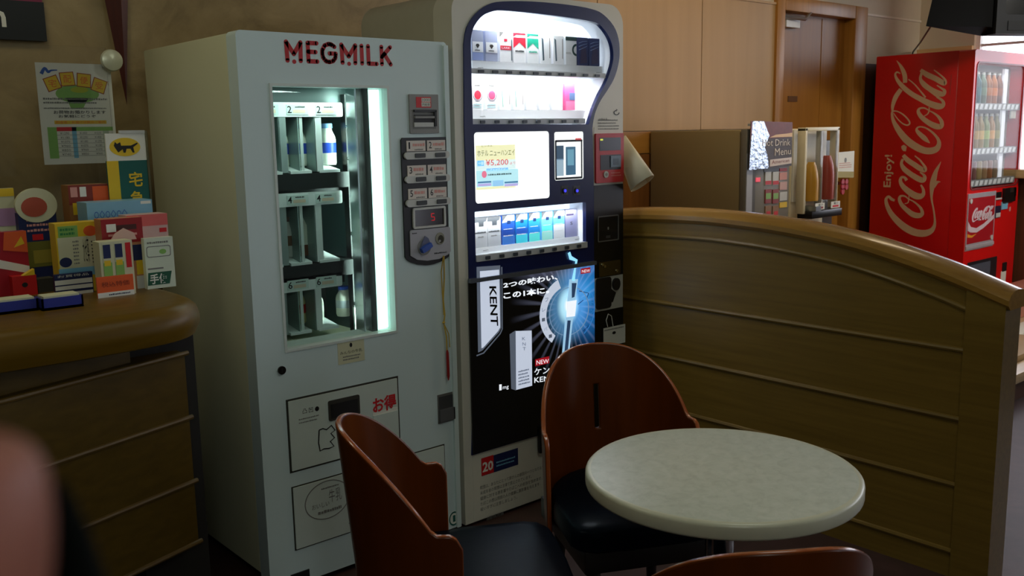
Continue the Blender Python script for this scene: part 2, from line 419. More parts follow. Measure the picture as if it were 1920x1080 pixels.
b = MB(FRONT()); b.add([(wx0+e, wz0+e, -0.022), (wx1-e, wz0+e, -0.022), (wx1-e, wz0+0.012, -0.09), (wx0+e, wz0+0.012, -0.09),
                        (wx0+e, wz0+e-0.004, -0.022), (wx1-e, wz0+e-0.004, -0.022), (wx1-e, wz0+0.004, -0.09), (wx0+e, wz0+0.004, -0.09)],
                       [(0, 1, 2, 3), (7, 6, 5, 4), (0, 4, 5, 1), (1, 5, 6, 2), (2, 6, 7, 3), (3, 7, 4, 0)], PAPER)
build('window_ledge', b, mk)
b = MB(FRONT()); b.rect(MX0+0.05, 1.468, 1.69, 1.556, -0.17, -0.16, LIN); b.rect(MX0+0.05, 1.462, 1.69, 1.468, -0.17, -0.155, STEEL); build('upper_duct_panel', b, mk)
# lettering: rounded strokes
def letter(b, ch, x0, x1, y0, y1, w, m, c):
    X = lambda t: x0+w/2+t*(x1-x0-w); Z = lambda t: y0+w/2+t*(y1-y0-w)
    L = {'M': [[(0.04, 0), (0, 1), (0.5, 0.36), (1, 1), (0.96, 0)]], 'E': [[(1, 1), (0, 1), (0, 0), (1, 0)], [(0, 0.52), (0.85, 0.52)]],
         'G': [[(0.93, 0.86), (0.7, 0.98), (0.5, 1), (0.2, 0.9), (0.02, 0.65), (0, 0.45), (0.06, 0.22), (0.25, 0.04), (0.5, 0), (0.78, 0.06), (0.96, 0.25), (1, 0.48), (0.55, 0.48)]],
         'I': [[(0.5, 0), (0.5, 1)]], 'L': [[(0, 1), (0, 0), (1, 0)]], 'K': [[(0, 0), (0, 1)], [(1, 1), (0.02, 0.42)], [(0.3, 0.6), (1, 0)]]}[ch]
    for pl in L:
        p = [(X(a), Z(c_)) for a, c_ in pl]
        for i in range(len(p)-1):
            b.ribbon([(p[i][0], p[i][1], w), (p[i+1][0], p[i+1][1], w)], 0, c, m, 0)
        for q in p: b.poly(ell(q[0], q[1], w/2, w/2, 14), 0, c, m)
    if ch == 'M': b.poly(ell(X(0.5), y0+w*0.28, w*0.5, w*0.5, 16), 0, c, m)
b = MB(FRONT()); cr = mat('dark_red_lettering', (178, 22, 28), 0.4)
for ch, pa, pb in (('M', 533.5, 568), ('E', 574, 598), ('G', 600.5, 633), ('M', 637, 670), ('I', 674.5, 682), ('L', 687, 709), ('K', 712, 735)):
    xa = fp(pa, 100)[0]; xb = fp(pb, 105)[0]
    letter(b, ch, xa, xb, 1.579, 1.651-0.008, 0.0125, cr, 0.0012)
build('lettering', b, mk)
# bill acceptor
b = MB(FRONT())
def prect(b, x0, y0, x1, y1, c0, c1, m, r=0, Y=YF):
    xm, ym = (x0+x1)/2, (y0+y1)/2
    b.rect(fp(x0, ym, Y)[0], fp(xm, y0, Y)[1], fp(x1, ym, Y)[0], fp(xm, y1, Y)[1], c0, c1, m, r)
prect(b, 766.5, 177, 820.5, 250, 0, 0.006, GREYP, 0.003)
prect(b, 772, 205, 815, 242, 0.0055, 0.0065, mat('mid_grey_plastic', (112, 112, 108), 0.5))
prect(b, 773, 206, 815, 210, 0.006, 0.012, BLACKP); prect(b, 774, 215, 812, 217.5, 0.006, 0.009, DARK)
prect(b, 811, 208, 815, 237, 0.006, 0.012, DARK)
prect(b, 774, 218, 810, 222, 0.006, 0.014, GREYP); prect(b, 774, 222, 810, 229, 0.006, 0.0075, INK)
prect(b, 774, 230, 810, 238, 0.006, 0.010, LGREY)
prect(b, 778, 182, 806, 202, 0.006, 0.0068, RED); prect(b, 788, 184, 804.5, 191, 0.0068, 0.0072, PAPER); prect(b, 788, 192, 804.5, 200, 0.0068, 0.0072, PAPER)
z0 = fp(796, 190)[1]; b.text('1000', fp(789.5, 190)[0], fp(796, 190)[1], fp(803.5, 190)[0], fp(796, 185)[1], 0.0075, INK); b.text('円紙幣', fp(789.5, 198)[0], fp(796, 199)[1], fp(803.5, 198)[0], fp(796, 193.5)[1], 0.0075, INK)
build('bill_acceptor', b, mk)
# keypad
b = MB(FRONT())
kx0, kx1 = fp(752.5, 330)[0], fp(842, 330)[0]; kz1, kz0 = fp(797, 257.5)[1], fp(800, 497)[1]
kl = [(kx0, kz0+0.035)]+[(kx0+(kx1-kx0)*t, kz0+0.035-0.035*math.sin(PI*t)**0.6) for t in (0.04, 0.12, 0.25, 0.4, 0.5, 0.6, 0.75, 0.88, 0.96)]+[(kx1, kz0+0.035), (kx1, kz1-0.008), (kx1-0.006, kz1), (kx0+0.006, kz1), (kx0, kz1-0.008)]
b.poly(kl, 0, 0.006, BLACKP)
kp = build('selection_panel', b, mk)
LBL = mat('selection_label', (214, 206, 198), 0.5)
kw = kx1-kx0
for r_, (n1, n2, yl, yb) in enumerate((('1', '2', 273, 291), ('3', '4', 319, 335), ('5', '6', 362, 379))):
    zl = fp(797, yl)[1]; zb = fp(797, yb)[1]
    for k, num in enumerate((n1, n2)):
        bb = MB(FRONT()); xa = kx0+kw*(0.10+0.42*k); xb = xa+kw*0.385
        bb.rect(xa, zl-0.0165, xb, zl+0.0165, 0.006, 0.008, LBL)
        bb.text(num, xa+0.007, zl-0.009, xa+(0.013 if num == '1' else 0.018), zl+0.012, 0.0084, INK, 0.0 if num == '1' else 0.01)
        bb.lines(xa+0.023, zl-0.005, xb-0.004, zl+0.010, 1, 0.0084, PINKI, 0.7, 31+r_*2+k)
        bb.lines(xa+0.03, zl-0.016, xb-0.008, zl-0.008, 1, 0.0084, GINK, 0.6, 51+r_*2+k)
        build('selection_label', bb, kp)
    bb = MB(FRONT()); zb0 = zb
    bb.poly(rrect(kx0+kw*0.04, zb0-0.0115, kx0+kw*0.97, zb0+0.0115, 0.0112, 6), 0.006, 0.014, LGREY)
    br = build('button_bar', bb, kp)
    for k in (0, 1):
        bb = MB(FRONT()); xa = kx0+kw*(0.24+0.42*k)
        bb.rect(xa, zb0-0.007, xa+kw*0.21, zb0+0.007, 0.014, 0.017, mat('button_dark', (46, 50, 50), 0.35), 0.003)
        build('push_button', bb, br)
b = MB(FRONT()); zt, zb = fp(797, 388)[1], fp(797, 427)[1]; xa, xb = kx0+kw*0.17, kx0+kw*0.86
b.plate(rrect(xa, zb, xb, zt, 0.006), [rrect(xa+0.007, zb+0.007, xb-0.007, zt-0.007, 0.002)], 0.006, 0.012, LGREY)
b.rect(xa+0.006, zb+0.006, xb-0.006, zt-0.006, 0.0062, 0.007, mat('dark_red_window', (26, 8, 8), 0.15))
LED = mat('red_led', (190, 24, 34), 0.4, emit=0.45)
xm = xa+(xb-xa)*0.62
for (u, v, l, ver) in ((0, 0.2, 0.012, 0), (0, 0, 0.012, 0), (-0.006, 0.1, 0.010, 1), (0.006, -0.1, 0.010, 1), (0, -0.2, 0.012, 0)):
    zc = (zt+zb)/2+v*0.055
    if ver: b.rect(xm+u-0.0015, zc-l/2, xm+u+0.0015, zc+l/2, 0.007, 0.0075, LED)
    else: b.rect(xm+u-l/2, zc-0.0015, xm+u+l/2, zc+0.0015, 0.007, 0.0075, LED)
build('price_display', b, kp)
b = MB(FRONT()); zt, zb = fp(797, 429)[1], fp(800, 488)[1]; xa, xb = kx0+kw*0.10, kx0+kw*0.95
b.poly([(xa, zb+0.022), (xa+(xb-xa)*0.15, zb+0.007), (xa+(xb-xa)*0.4, zb), (xa+(xb-xa)*0.7, zb+0.001), (xa+(xb-xa)*0.93, zb+0.012), (xb, zb+0.022), (xb, zt-0.004), (xb-0.004, zt), (xa+0.004, zt), (xa, zt-0.004)], 0.006, 0.010, mat('coin_panel_grey', (168, 168, 176), 0.4))
b.lines(xa+(xb-xa)*0.58, zb+0.016, xb-0.01, zb+0.026, 1, 0.0104, INK, 0.5, 5); b.lines(xa+0.008, zt-0.014, xa+0.03, zt-0.006, 1, 0.0104, INK, 0.5, 6)
cp = build('coin_panel', b, kp)
b = MB(FRONT()); cx, cz = xa+(xb-xa)*0.33, zb+(zt-zb)*0.5
b.poly(ell(cx, cz-0.006, 0.026, 0.026, 24), 0.010, 0.012, GREYP)
b.poly([(cx-0.02, cz-0.012), (cx-0.004, cz-0.018), (cx+0.022, cz+0.004), (cx+0.014, cz+0.022), (cx+0.002, cz+0.03), (cx-0.01, cz+0.01)], 0.012, 0.016, mat('dull_blue_grey', (92, 98, 128), 0.4))
b.ribbon([(cx-0.018, cz-0.016, 0.016), (cx, cz-0.008, 0.018), (cx+0.02, cz+0.002, 0.014)], 0.014, 0.028, mat('blue_lever', (40, 78, 168), 0.35), 3)
build('return_lever', b, cp)
b = MB(FRONT()); cx2 = xa+(xb-xa)*0.73; cz2 = zb+(zt-zb)*0.66
b.poly(ell(cx2, cz2, 0.0175, 0.020, 24), 0.010, 0.012, mat('coin_cup', (128, 126, 108), 0.25, 0.6)); b.poly(ell(cx2+0.002, cz2-0.002, 0.011, 0.013, 20), 0.012, 0.013, mat('coin_cup_dark', (60, 58, 46), 0.2, 0.8))
b.poly(ell(cx2-0.004, cz2-0.008, 0.006, 0.004, 12), 0.013, 0.0135, CHROME)
build('coin_slot', b, cp)
# sticker, lock, doors
b = MB(FRONT()); prect(b, 633, 637, 683, 680, 0, 0.001, CREAMP)
sx0, sx1 = fp(637, 660)[0], fp(679, 660)[0]
b.text('みんなの牛乳', sx0, fp(658, 662)[1], sx1, fp(658, 656)[1], 0.0014, INK); b.lines(sx0+0.01, fp(658, 675)[1], sx1-0.005, fp(658, 664)[1], 2, 0.0014, GINK, 0.5, 8)
b.poly(ell((sx0+sx1)/2, fp(658, 646.5)[1], 0.005, 0.007, 12), 0.001, 0.0014, INK)
build('sticker', b, mk)
b = MB(FRONT()); lx, lz = fp(527.5, 694); b.poly(ell(lx, lz, 0.0125, 0.0125, 20), 0, 0.006, mat('lock_dark', (48, 46, 40), 0.3, 0.8)); b.rect(lx-0.002, lz-0.007, lx+0.002, lz+0.007, 0.006, 0.0065, INK)
build('lock', b, mk)
PANW = mat('panel_white', (202, 214, 206), 0.4, noise=0.03)
GAP = mat('panel_gap', (44, 44, 36), 0.7)
def gap_panel(name, x0, z0, x1, z1, g, extra):
    b = MB(FRONT()); b.rect(x0-g, z0-g, x1+g, z1+g, 0, 0.0012, GAP); b.rect(x0, z0, x1, z1, 0.0012, 0.004, PANW, 0.002); extra(b)
    return build(name, b, mk)
ux0, ux1 = fp(542, 800)[0], fp(745, 760)[0]; uz1, uz0 = fp(640, 731)[1], fp(640, 858)[1]
def ex1(b):
    c = 0.004
    xa, xb = fp(614, 765)[0], fp(673, 765)[0]; za, zb = fp(643, 783)[1], fp(643, 745)[1]
    b.rect(xa, za, xb, zb, c, c+0.003, mat('slot_rim', (52, 50, 42), 0.4), 0.006); b.rect(xa+0.007, za+0.007, xb-0.007, zb-0.012, c+0.003, c+0.0035, INK)
    for k, px in enumerate((570, 581.5, 593)):
        x, z = fp(px, 770-k*2.2)
        b.text('凸凹●'[k], x-0.007, z-0.008, x+0.007, z+0.007, c+0.0006, INK)
    b.lines(fp(559, 788)[0], fp(580, 791)[1], fp(601, 780)[0], fp(580, 778)[1], 2, c+0.0006, GINK, 0.4, 12)
    # torn bag pictogram
    o = [fp(*p) for p in ((597, 806), (604, 803), (611, 805), (620, 797), (627, 806), (619, 812), (626, 820), (618, 827), (625, 836), (616, 840), (606, 841), (599, 845), (596, 830), (597, 806))]
    b.ribbon([(p[0], p[1], 0.0038) for p in o], c, c+0.0008, INK, 0)
    o = [fp(*p) for p in ((634, 800), (642, 795), (652, 796), (654, 830), (643, 832), (634, 836), (640, 826), (632, 818), (640, 808), (634, 800))]
    b.ribbon([(p[0], p[1], 0.0038) for p in o], c, c+0.0008, INK, 0)
    xa, xb = fp(697, 760)[0], fp(743, 752)[0]
    b.rect(xa, fp(720, 775)[1], xb, fp(720, 768)[1], c, c+0.001, PAPER)
    b.text('お得', xa, fp(720, 770)[1], xb-0.004, fp(720, 741)[1], c+0.0016, RED, 0.03)
    b.rect(xa, fp(720, 826)[1], xb+0.001, fp(720, 774)[1], c, c+0.003, PANW)
gap_panel('pickup_flap', ux0, uz0, ux1, uz1, 0.006, ex1)
lx0, lx1 = fp(551, 960)[0], fp(832, 860)[0]; lz1, lz0 = fp(690, 875)[1], fp(690, 985)[1]
def ex2(b):
    c = 0.004; cx, cz = fp(613, 936)
    b.plate(ell(cx, cz, 0.079, 0.062, 40), [ell(cx, cz, 0.076, 0.059, 40)], c, c+0.0005, GINK)
    b.text('おいしい', cx-0.055, cz-0.02, cx+0.005, cz-0.004, c+0.0006, GINK); b.text('牛乳', cx+0.005, cz-0.012, cx+0.05, cz+0.03, c+0.0006, GINK)
    b.lines(cx-0.035, cz-0.044, cx+0.05, cz-0.03, 1, c+0.0006, GINK, 0.7, 21); b.lines(cx-0.02, cz+0.034, cx+0.045, cz+0.044, 1, c+0.0006, GINK, 0.5, 3)
    x, z = fp(659, 968); b.text('凹', x-0.011, z-0.012, x+0.011, z+0.014, c+0.0006, INK); b.rect(x-0.013, z-0.02, x+0.013, z-0.017, c, c+0.0006, INK)
gap_panel('lower_hatch', lx0, lz0, lx1, lz1, 0.004, ex2)
b = MB(FRONT()); prect(b, 820.5, 737, 852.5, 791, 0, 0.002, mat('cup_rim', (96, 96, 92), 0.4)); prect(b, 823, 741, 851, 788, 0.002, 0.003, mat('cup_inside', (58, 60, 62), 0.5)); prect(b, 823, 765, 851, 788, 0.003, 0.008, mat('cup_lip', (88, 90, 92), 0.4))
build('coin_return_cup', b, mk)
b = MB(FRONT()); gx, gz = fp(851, 972); b.poly(ell(gx, gz, 0.022, 0.026, 24), 0, 0.001, PAPER); b.plate(ell(gx, gz, 0.0215, 0.0255, 24), [ell(gx, gz, 0.017, 0.020, 24)], 0.001, 0.0014, TEAL); b.text('1', gx-0.005, gz-0.012, gx+0.006, gz+0.012, 0.0014, TEAL, 0.03)
build('badge', b, mk)
b = MB(FRONT()); prect(b, 545, 1072, 580, 1095, 0, 0.004, BLACKP)
build('kick_plate_slot', b, mk)
# racks
RAILM = mat('shelf_rail_white', (236, 242, 240), 0.35)
YR = YF+0.115
def rack(yc, nums, hrail, ztop_px, zbot_px):
    zt = fp(570, ztop_px, YR)[1]; zb = fp(570, zbot_px, YR)[1]
    b = MB(FRONT(YR)); xr = fp(642, (ztop_px+zbot_px)/2, YR)[0]; xl = MX0+0.05
    b.poly(rrect(xl, zb, xr, zt, 0.006), -0.014, 0, RAILM)
    r = build('shelf_rail', b, mk)
    step = 0.0985
    for k, n in enumerate(nums):
        xa = xr-0.094-k*step
        if xa < xl: continue
        bb = MB(FRONT(YR)); h = zt-zb
        bb.rect(xa, zb+h*0.14, xa+0.072, zt-h*0.16, 0, 0.002, mat('rail_label', (214, 228, 222), 0.45))
        bb.text(n, xa+0.002, zb+h*0.26, xa+0.016, zt-h*0.25, 0.0026, INK, 0.01)
        bb.rect(xa+0.02, zb+h*0.26, xa+0.062, zb+h*0.5, 0.002, 0.0024, mat('pale_price_tint', (226, 204, 178), 0.5))
        bb.lines(xa+0.028, zt-h*0.42, xa+0.062, zt-h*0.2, 1, 0.0026, INK, 0.45, k+ord(n))
        build('price_label', bb, r)
    return xr, zt, zb
ROWS = []
for i, (nums, a, c_, fl) in enumerate((('221', 192, 219, 322), ('443', 361, 386, 492), ('665', 519, 545, 620))):
    xr, zt, zb = rack(YR, nums, 0, a, c_)
    zf = fp(590, fl, YR)[1]          # front edge of the row's floor
    ROWS.append((xr, zt, zb, zf))
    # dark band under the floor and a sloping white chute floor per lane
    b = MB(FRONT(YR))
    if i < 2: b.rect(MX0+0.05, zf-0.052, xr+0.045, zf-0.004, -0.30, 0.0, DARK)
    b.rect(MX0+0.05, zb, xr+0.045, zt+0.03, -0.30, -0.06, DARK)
    build('rack_beam', b, mk)
    for k in range(3):
        xa = xr-0.055-k*0.0985
        if xa-0.06 < MX0: continue
        bb = MB(FRONT(YR)); w2 = 0.036
        A = [(xa-w2, zf-0.004, 0), (xa+w2, zf-0.004, 0), (xa+w2, zf+0.004, 0), (xa-w2, zf+0.004, 0)]
        B = [(p[0]-0.012, p[1]+0.05, -0.27) for p in A]
        bb.hull_quad(A, B, RAILM); build('chute_floor', bb, mk)
    # lane dividers with pale front edges
    for k, (dx, m) in enumerate(((-0.088, RAILM), (-0.145, mat('divider_pale', (214, 224, 220), 0.4)), (-0.208, mat('divider_grey', (150, 162, 160), 0.4)))):
        bb = MB(FRONT(YR)); x = xr+dx
        bb.rect(x-0.012 if k != 1 else x-0.005, zf, x+0.012 if k != 1 else x+0.005, zb, -0.008, -0.002 if k != 1 else -0.004, m)
        bb.rect(x-0.013, zf+0.0, x-0.010, zb, -0.27, -0.002, mat('divider_web', (150, 172, 166), 0.3, 0.2))
        build('lane_divider', bb, mk)
# elevator rail
b = MB(FRONT(YR)); xe = fp(668, 400, YR)[0]
b.rect(xe-0.012, 0.72, xe+0.012, 1.50, -0.05, -0.02, BLACKP)
for z in (0.80, 0.83, 0.98, 1.06, 1.24, 1.30, 1.40):
    b.poly(ell(xe-0.002, z, 0.010, 0.008, 12), -0.02, -0.008, STEEL); b.rect(xe+0.006, z-0.015, xe+0.012, z+0.012, -0.02, -0.010, STEEL)
for dx in (-0.016, 0.012): b.rect(xe+dx, 0.745, xe+dx+0.007, 0.82, -0.02, -0.012, mat('bright_hook', (225, 240, 236), 0.3))
build('elevator_rail', b, mk)
area('milk_tube_light', (1.60, YF+0.075, 1.13), (1.30, YF+0.30, 1.12), 0.03, 0.74, 4.2, (0.78, 1.0, 0.94))
area('milk_ledge_light', (1.45, YF+0.06, 1.50), (1.42, YF+0.16, 1.0), 0.36, 0.02, 0.6, (0.78, 1.0, 0.94))

# bottles and cartons in the milk machine
def bottle(label, x, y, z, body, band, cap, h=0.105, r=0.027, name='milk_bottle'):
    t = thing(name, label, 'bottle', (x, y, z), 'bottles in the milk machine')
    b = MB(); b.lathe([(0, 0), (r*0.9, 0), (r, 0.006), (r, h*0.62), (r*0.92, h*0.72), (r*0.6, h*0.86), (r*0.58, h*0.93), (0, h*0.93)], body, n=20)
    build('body', b, t, True)
    b = MB(); b.lathe([(0, h*0.30), (r*1.02, h*0.30), (r*1.02, h*0.56), (0, h*0.56)], band, n=20); build('label_band', b, t, True)
    b = MB(); b.lathe([(0, h*0.92), (r*0.66, h*0.92), (r*0.66, h*1.02), (r*0.6, h*1.04), (0, h*1.04)], cap, n=16); build('cap', b, t, True)
    return t
MILK = mat('milk_white', (232, 234, 220), 0.3); MBLUE = mat('milk_label_blue', (36, 70, 176), 0.4); MCAPB = mat('cap_blue', (44, 84, 196), 0.4)
LB = mat('pale_blue_plastic', (120, 160, 206), 0.4); MRED = mat('yoghurt_red', (196, 44, 40), 0.4); MYEL = mat('cap_yellow', (222, 190, 60), 0.4)
def lane(row, px, py): return fp(px, py, YR+0.07)[0], ROWS[row][3]+0.017
for row, px, lab, bo, ba, ca, h in (
    (0, 527, 'white milk bottle with blue band, left lane of the top row in the milk machine', MILK, MBLUE, LB, 0.125),
    (0, 561, 'white milk bottle with blue band, middle lane of the top row in the milk machine', MILK, MBLUE, LB, 0.125),
    (0, 617, 'white milk bottle with blue band, right lane of the top row in the milk machine', MILK, MBLUE, LB, 0.125),
    (1, 532, 'dim bottle with a brown band, left lane of the middle row in the milk machine', LGREY, mat('brown_band', (110, 76, 48), 0.4), mat('brown_cap', (96, 60, 44), 0.4), 0.12),
    (2, 543, 'red and cream yoghurt bottle with yellow cap in the bottom row of the milk machine', mat('yoghurt_cream', (214, 206, 150), 0.4), MRED, MYEL, 0.11),
    (2, 578, 'white bottle with blue cap, middle lane of the bottom row in the milk machine', MILK, MILK, MCAPB, 0.095),
    (2, 634, 'white bottle with blue cap, right lane of the bottom row in the milk machine', MILK, mat('pale_label', (196, 206, 214), 0.4), MCAPB, 0.095)):
    x, z = lane(row, px, 300)
    bottle(lab, x, YR+0.075, z, bo, ba, ca, h)
# small carton in the middle row
x, z = lane(1, 570, 420)
ct = thing('drink_carton', 'white drink carton with a brown base in the middle row of the milk machine', 'carton', (x-0.005, YR+0.075, z), 'cartons in the milk machine')
b = MB(); b.box(-0.022, 0.022, -0.022, 0.022, 0.034, 0.095, MILK); b.add([(-0.022, -0.022, 0.095), (0.022, -0.022, 0.095), (0.022, 0.022, 0.095), (-0.022, 0.022, 0.095), (-0.022, 0, 0.118), (0.022, 0, 0.118)], [(0, 1, 5, 4), (2, 3, 4, 5), (1, 2, 5), (3, 0, 4), (3, 2, 1, 0)], MILK)
b.text('ミルク', -0.010, 0.05, 0.010, 0.09, 0, INK) if False else None
build('carton_body', b, ct, True)
b = MB(); b.box(-0.0225, 0.0225, -0.0225, 0.0225, 0, 0.034, mat('carton_brown', (112, 66, 36), 0.5)); build('carton_base', b, ct, True)

# string and red pen hanging on the machine
q = [fp(*p) for p in ((828, 479), (829, 520), (827, 560), (830, 590), (828, 604), (833, 630), (834, 656))]
st = thing('pen_on_string', 'thin red pen hanging on a yellow string beside the milk selection panel', 'pen', (q[-1][0], YF-0.012, q[-1][1]))
STR = mat('yellow_string', (190, 160, 60), 0.8)
b = MB(); b.tube([(a, YF-0.012, z) for a, z in q], 0.0025, STR, 6); q2 = [fp(*p) for p in ((828, 479), (824, 510), (826, 545), (829, 590))]
b.tube([(a, YF-0.010, z) for a, z in q2], 0.002, STR, 6); b.lathe([(0, -0.006), (0.006, 0), (0, 0.006)], STR, q[4][0], YF-0.012, 8, base=q[4][1]); q3 = [fp(*p) for p in ((828, 604), (838, 625), (840, 650))]
b.tube([(a, YF-0.010, z) for a, z in q3], 0.0018, STR, 6)
build('string', b, st)
b = MB(); za, zb = fp(835, 655)[1], fp(836, 712)[1]; xa = fp(835, 680)[0]
b.tube([(xa, YF-0.012, za), (xa+0.001, YF-0.012, za-0.01), (xa+0.002, YF-0.012, zb+0.015), (xa+0.002, YF-0.012, zb)], [0.003, 0.005, 0.005, 0.0015], mat('red_pen', (150, 26, 26), 0.4), 8)
build('pen_barrel', b, st)

# ================================================================== CIGARETTE MACHINE
CX0, CX1, CZ1 = 1.912, 2.726, 1.835
cg = thing('cigarette_vending_machine', 'tall white cigarette vending machine with brightly lit pack display and black advert', 'vending machine', ((CX0+CX1)/2, 2.75, 0))
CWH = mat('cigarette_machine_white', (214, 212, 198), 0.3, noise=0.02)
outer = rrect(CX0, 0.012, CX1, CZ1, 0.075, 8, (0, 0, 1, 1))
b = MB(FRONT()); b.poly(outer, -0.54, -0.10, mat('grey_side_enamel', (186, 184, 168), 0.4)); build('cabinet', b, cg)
b = MB(); b.box(CX0+0.03, CX1-0.03, YF+0.06, 3.0, 0, 0.0125, BLACKP); build('plinth', b, cg)
blue = fps([(868, 84), (873, 53), (889, 27), (913, 9), (940, 3), (996, 3), (1062, 9), (1107, 17), (1129, 27), (1149, 49), (1158, 73), (1160, 100), (1157, 124), (1149, 149), (1136, 171), (1122, 193), (1113, 216), (1109, 240), (1109, 350), (1109, 480), (1110, 640), (1110, 792)])
blue = [(p.x, p.y) for p in catmull(blue[:18], 3)]+[(2.5595, 1.2), (2.5595, 0.262), (1.944, 0.262)]+fps([(886, 740), (880, 600), (877, 470), (869, 240)])
b = MB(FRONT()); b.plate(outer, [blue], -0.10, 0.0, CWH)
build('door_frame', b, cg)
w1 = fps([(881, 89), (882, 67), (888, 49), (902, 31), (920, 22), (940, 20), (996, 25), (1062, 33), (1113, 42), (1127, 51), (1140, 69), (1147, 89), (1148, 111), (1143, 133), (1133, 158), (1122, 178), (1111, 204), (1102, 233)])
w1 = [(p.x, p.y) for p in catmull(w1, 3)]+fps([(885, 233)])
def prr(x0, y0, x1, y1, r):
    xm, ym = (x0+x1)/2, (y0+y1)/2
    return rrect(fp(x0, ym)[0], fp(xm, y1)[1], fp(x1, ym)[0], fp(xm, y0)[1], r)
w2 = prr(888.5, 247, 1029, 376.5, 0.012); w3 = prr(1038, 247, 1093, 337, 0.008); w4 = prr(889, 388, 1097, 466, 0.003)
NAVY = mat('navy_bezel', (14, 30, 84), 0.25, noise=0.08)
b = MB(FRONT()); b.plate(blue, [w1, w2, w3, w4], -0.012, 0.005, NAVY)
build('display_bezel', b, cg)
LINER = mat('light_box_white', (240, 243, 246), 0.5)
cx0b, cx1b = 1.945, 2.69
b = MB(FRONT()); b.plate([(cx0b, 1.20), (cx1b, 1.20), (cx1b, 1.80), (cx0b, 1.80)], [w1], -0.085, -0.0125, LINER); b.plate([(cx0b-0.02, 0.82), (2.60, 0.82), (2.60, 1.15), (cx0b-0.02, 1.15)], [w4], -0.085, -0.0125, LINER)
build('display_liner', b, cg)
LBOX = mat('lit_back_panel', (236, 246, 255), 0.5, emit=0.95, noise=0.01)
for lo, nm in ((w1, 'display_back'), (w4, 'display_back')):
    b = MB(FRONT()); b.poly(lo, -0.09, -0.083, LBOX); build(nm, b, cg)
PANE = glass('display_glass', (1, 1, 1), 0.6)
for lo in (w1, w4):
    b = MB(FRONT()); b.poly(lo, -0.010, -0.007, PANE); build('display_pane', b, cg)
# pack shelves with button rails
BR = mat('button_rail_grey', (190, 196, 202), 0.35)
def button_rail(xa, ya, xb, yb, n, t):
    """rail running along the window between two pixels, n dark buttons"""
    A = fp(xa, ya); B = fp(xb, yb); z = (A[1]+B[1])/2
    b = MB(FRONT()); b.rect(A[0], z-t/2, B[0], z+t/2, -0.075, -0.002 if t < 0.02 else 0.010, BR, 0.002)
    r = build('button_rail', b, cg); L = B[0]-A[0]
    for k in range(n):
        x = A[0]+L*(k+0.75)/(n+0.5)
        bb = MB(FRONT()); bb.rect(x-L*0.018, z-t*0.30, x+L*0.018, z+t*0.24, -0.002 if t < 0.02 else 0.010, 0.003 if t < 0.02 else 0.015, mat('button_slate', (58, 66, 76), 0.35), 0.002)
        build('pack_button', bb, r)
    return z
z1 = button_rail(881.5, 132, 1136, 142.5, 10, 0.017)
z2 = button_rail(884, 227, 1098, 228, 8, 0.019)
b = MB(FRONT()); A = fp(890.5, 484); B = fp(1098, 459); z3 = (A[1]+B[1])/2
z3 = button_rail(890.5, 484, 1098, 459, 8, 0.022)
# hotel advert and small notice
SCR = mat('lit_screen', (250, 255, 250), 0.4, emit=1.0, noise=0.01)
def lit(n, rgb, e=0.75): return mat(n, rgb, 0.4, emit=e, noise=0.02)
b = MB(FRONT()); b.poly(w2, -0.012, 0.002, SCR)
c = 0.0026
def pr(b, x0, y0, x1, y1, m, cc=c, r=0): prect(b, x0, y0, x1, y1, cc-0.0004, cc, m, r)
pr(b, 891, 272, 965, 300, lit('lit_pale_yellow', (246, 246, 196))); pr(b, 891, 300, 966, 318, lit('lit_pale_cyan', (226, 250, 250))); pr(b, 892, 318, 971, 349, lit('lit_cyan', (188, 240, 250))); pr(b, 892, 349, 966, 354, lit('lit_pale_yellow', (246, 246, 196)))
def ptx(b, s, x0, y0, x1, y1, m, cc, bold=0.0):
    xm, ym = (x0+x1)/2, (y0+y1)/2
    b.text(s, fp(x0, ym)[0], fp(xm, y1)[1], fp(x1, ym)[0], fp(xm, y0)[1], cc, m, bold)
LI = lit('lit_dark_ink', (52, 66, 60), 0.5); LR = lit('lit_red_ink', (222, 84, 90), 0.6); LBL_ = lit('lit_blue_ink', (44, 132, 196), 0.6)
ptx(b, 'ホテル ニューハンエイ', 894, 281, 964, 292, LI, c+0.0005, 0.0); ptx(b, 'ビジネス', 902, 271.5, 922, 275.5, LI, c+0.0005)
ptx(b, '¥5,200', 909.5, 298.5, 952, 311.5, LR, c+0.0005, 0.005); ptx(b, 'より', 955, 303, 965, 308, LR, c+0.0005)
pr(b, 894, 301, 906.5, 311.5, LBL_); ptx(b, '一泊', 896, 303, 905, 309, SCR, c+0.0006)
pr(b, 911, 315, 952, 320, lit('lit_steel_blue', (76, 130, 176), 0.6)); ptx(b, 'チェックイン', 918, 316, 946, 319, SCR, c+0.0006)
X, Z = fp(907, 327); b.poly(ell(X, Z, 0.011, 0.012, 18), c, c+0.0004, lit('lit_pink', (232, 120, 150)))
b.lines(fp(914, 327)[0], fp(938, 330)[1], fp(960, 327)[0], fp(938, 322)[1], 1, c+0.0006, LI, 0.4, 4)
for (xa, xb) in ((895, 920), (945, 970)):
    pr(b, xa, 340, xb, 343, lit('lit_steel_blue', (76, 130, 176), 0.6), c+0.0004); pr(b, xa, 344, xb, 349, lit('lit_lilac', (186, 178, 232)), c+0.0004)
pr(b, 923, 338, 943, 349, lit('lit_light_blue', (150, 206, 246)), c+0.0004)
build('lit_advert_screen', b, cg)
b = MB(FRONT()); b.poly(w3, -0.012, 0.002, SCR)
b2 = MB(FRONT())
LD = mat('notice_dark_frame', (24, 34, 48), 0.4)
pr(b, 1040.5, 262, 1091, 266, LD); pr(b, 1040, 264, 1043, 337, LD); pr(b, 1088.5, 264, 1091, 332, LD); pr(b, 1041, 332, 1091, 336, LD)
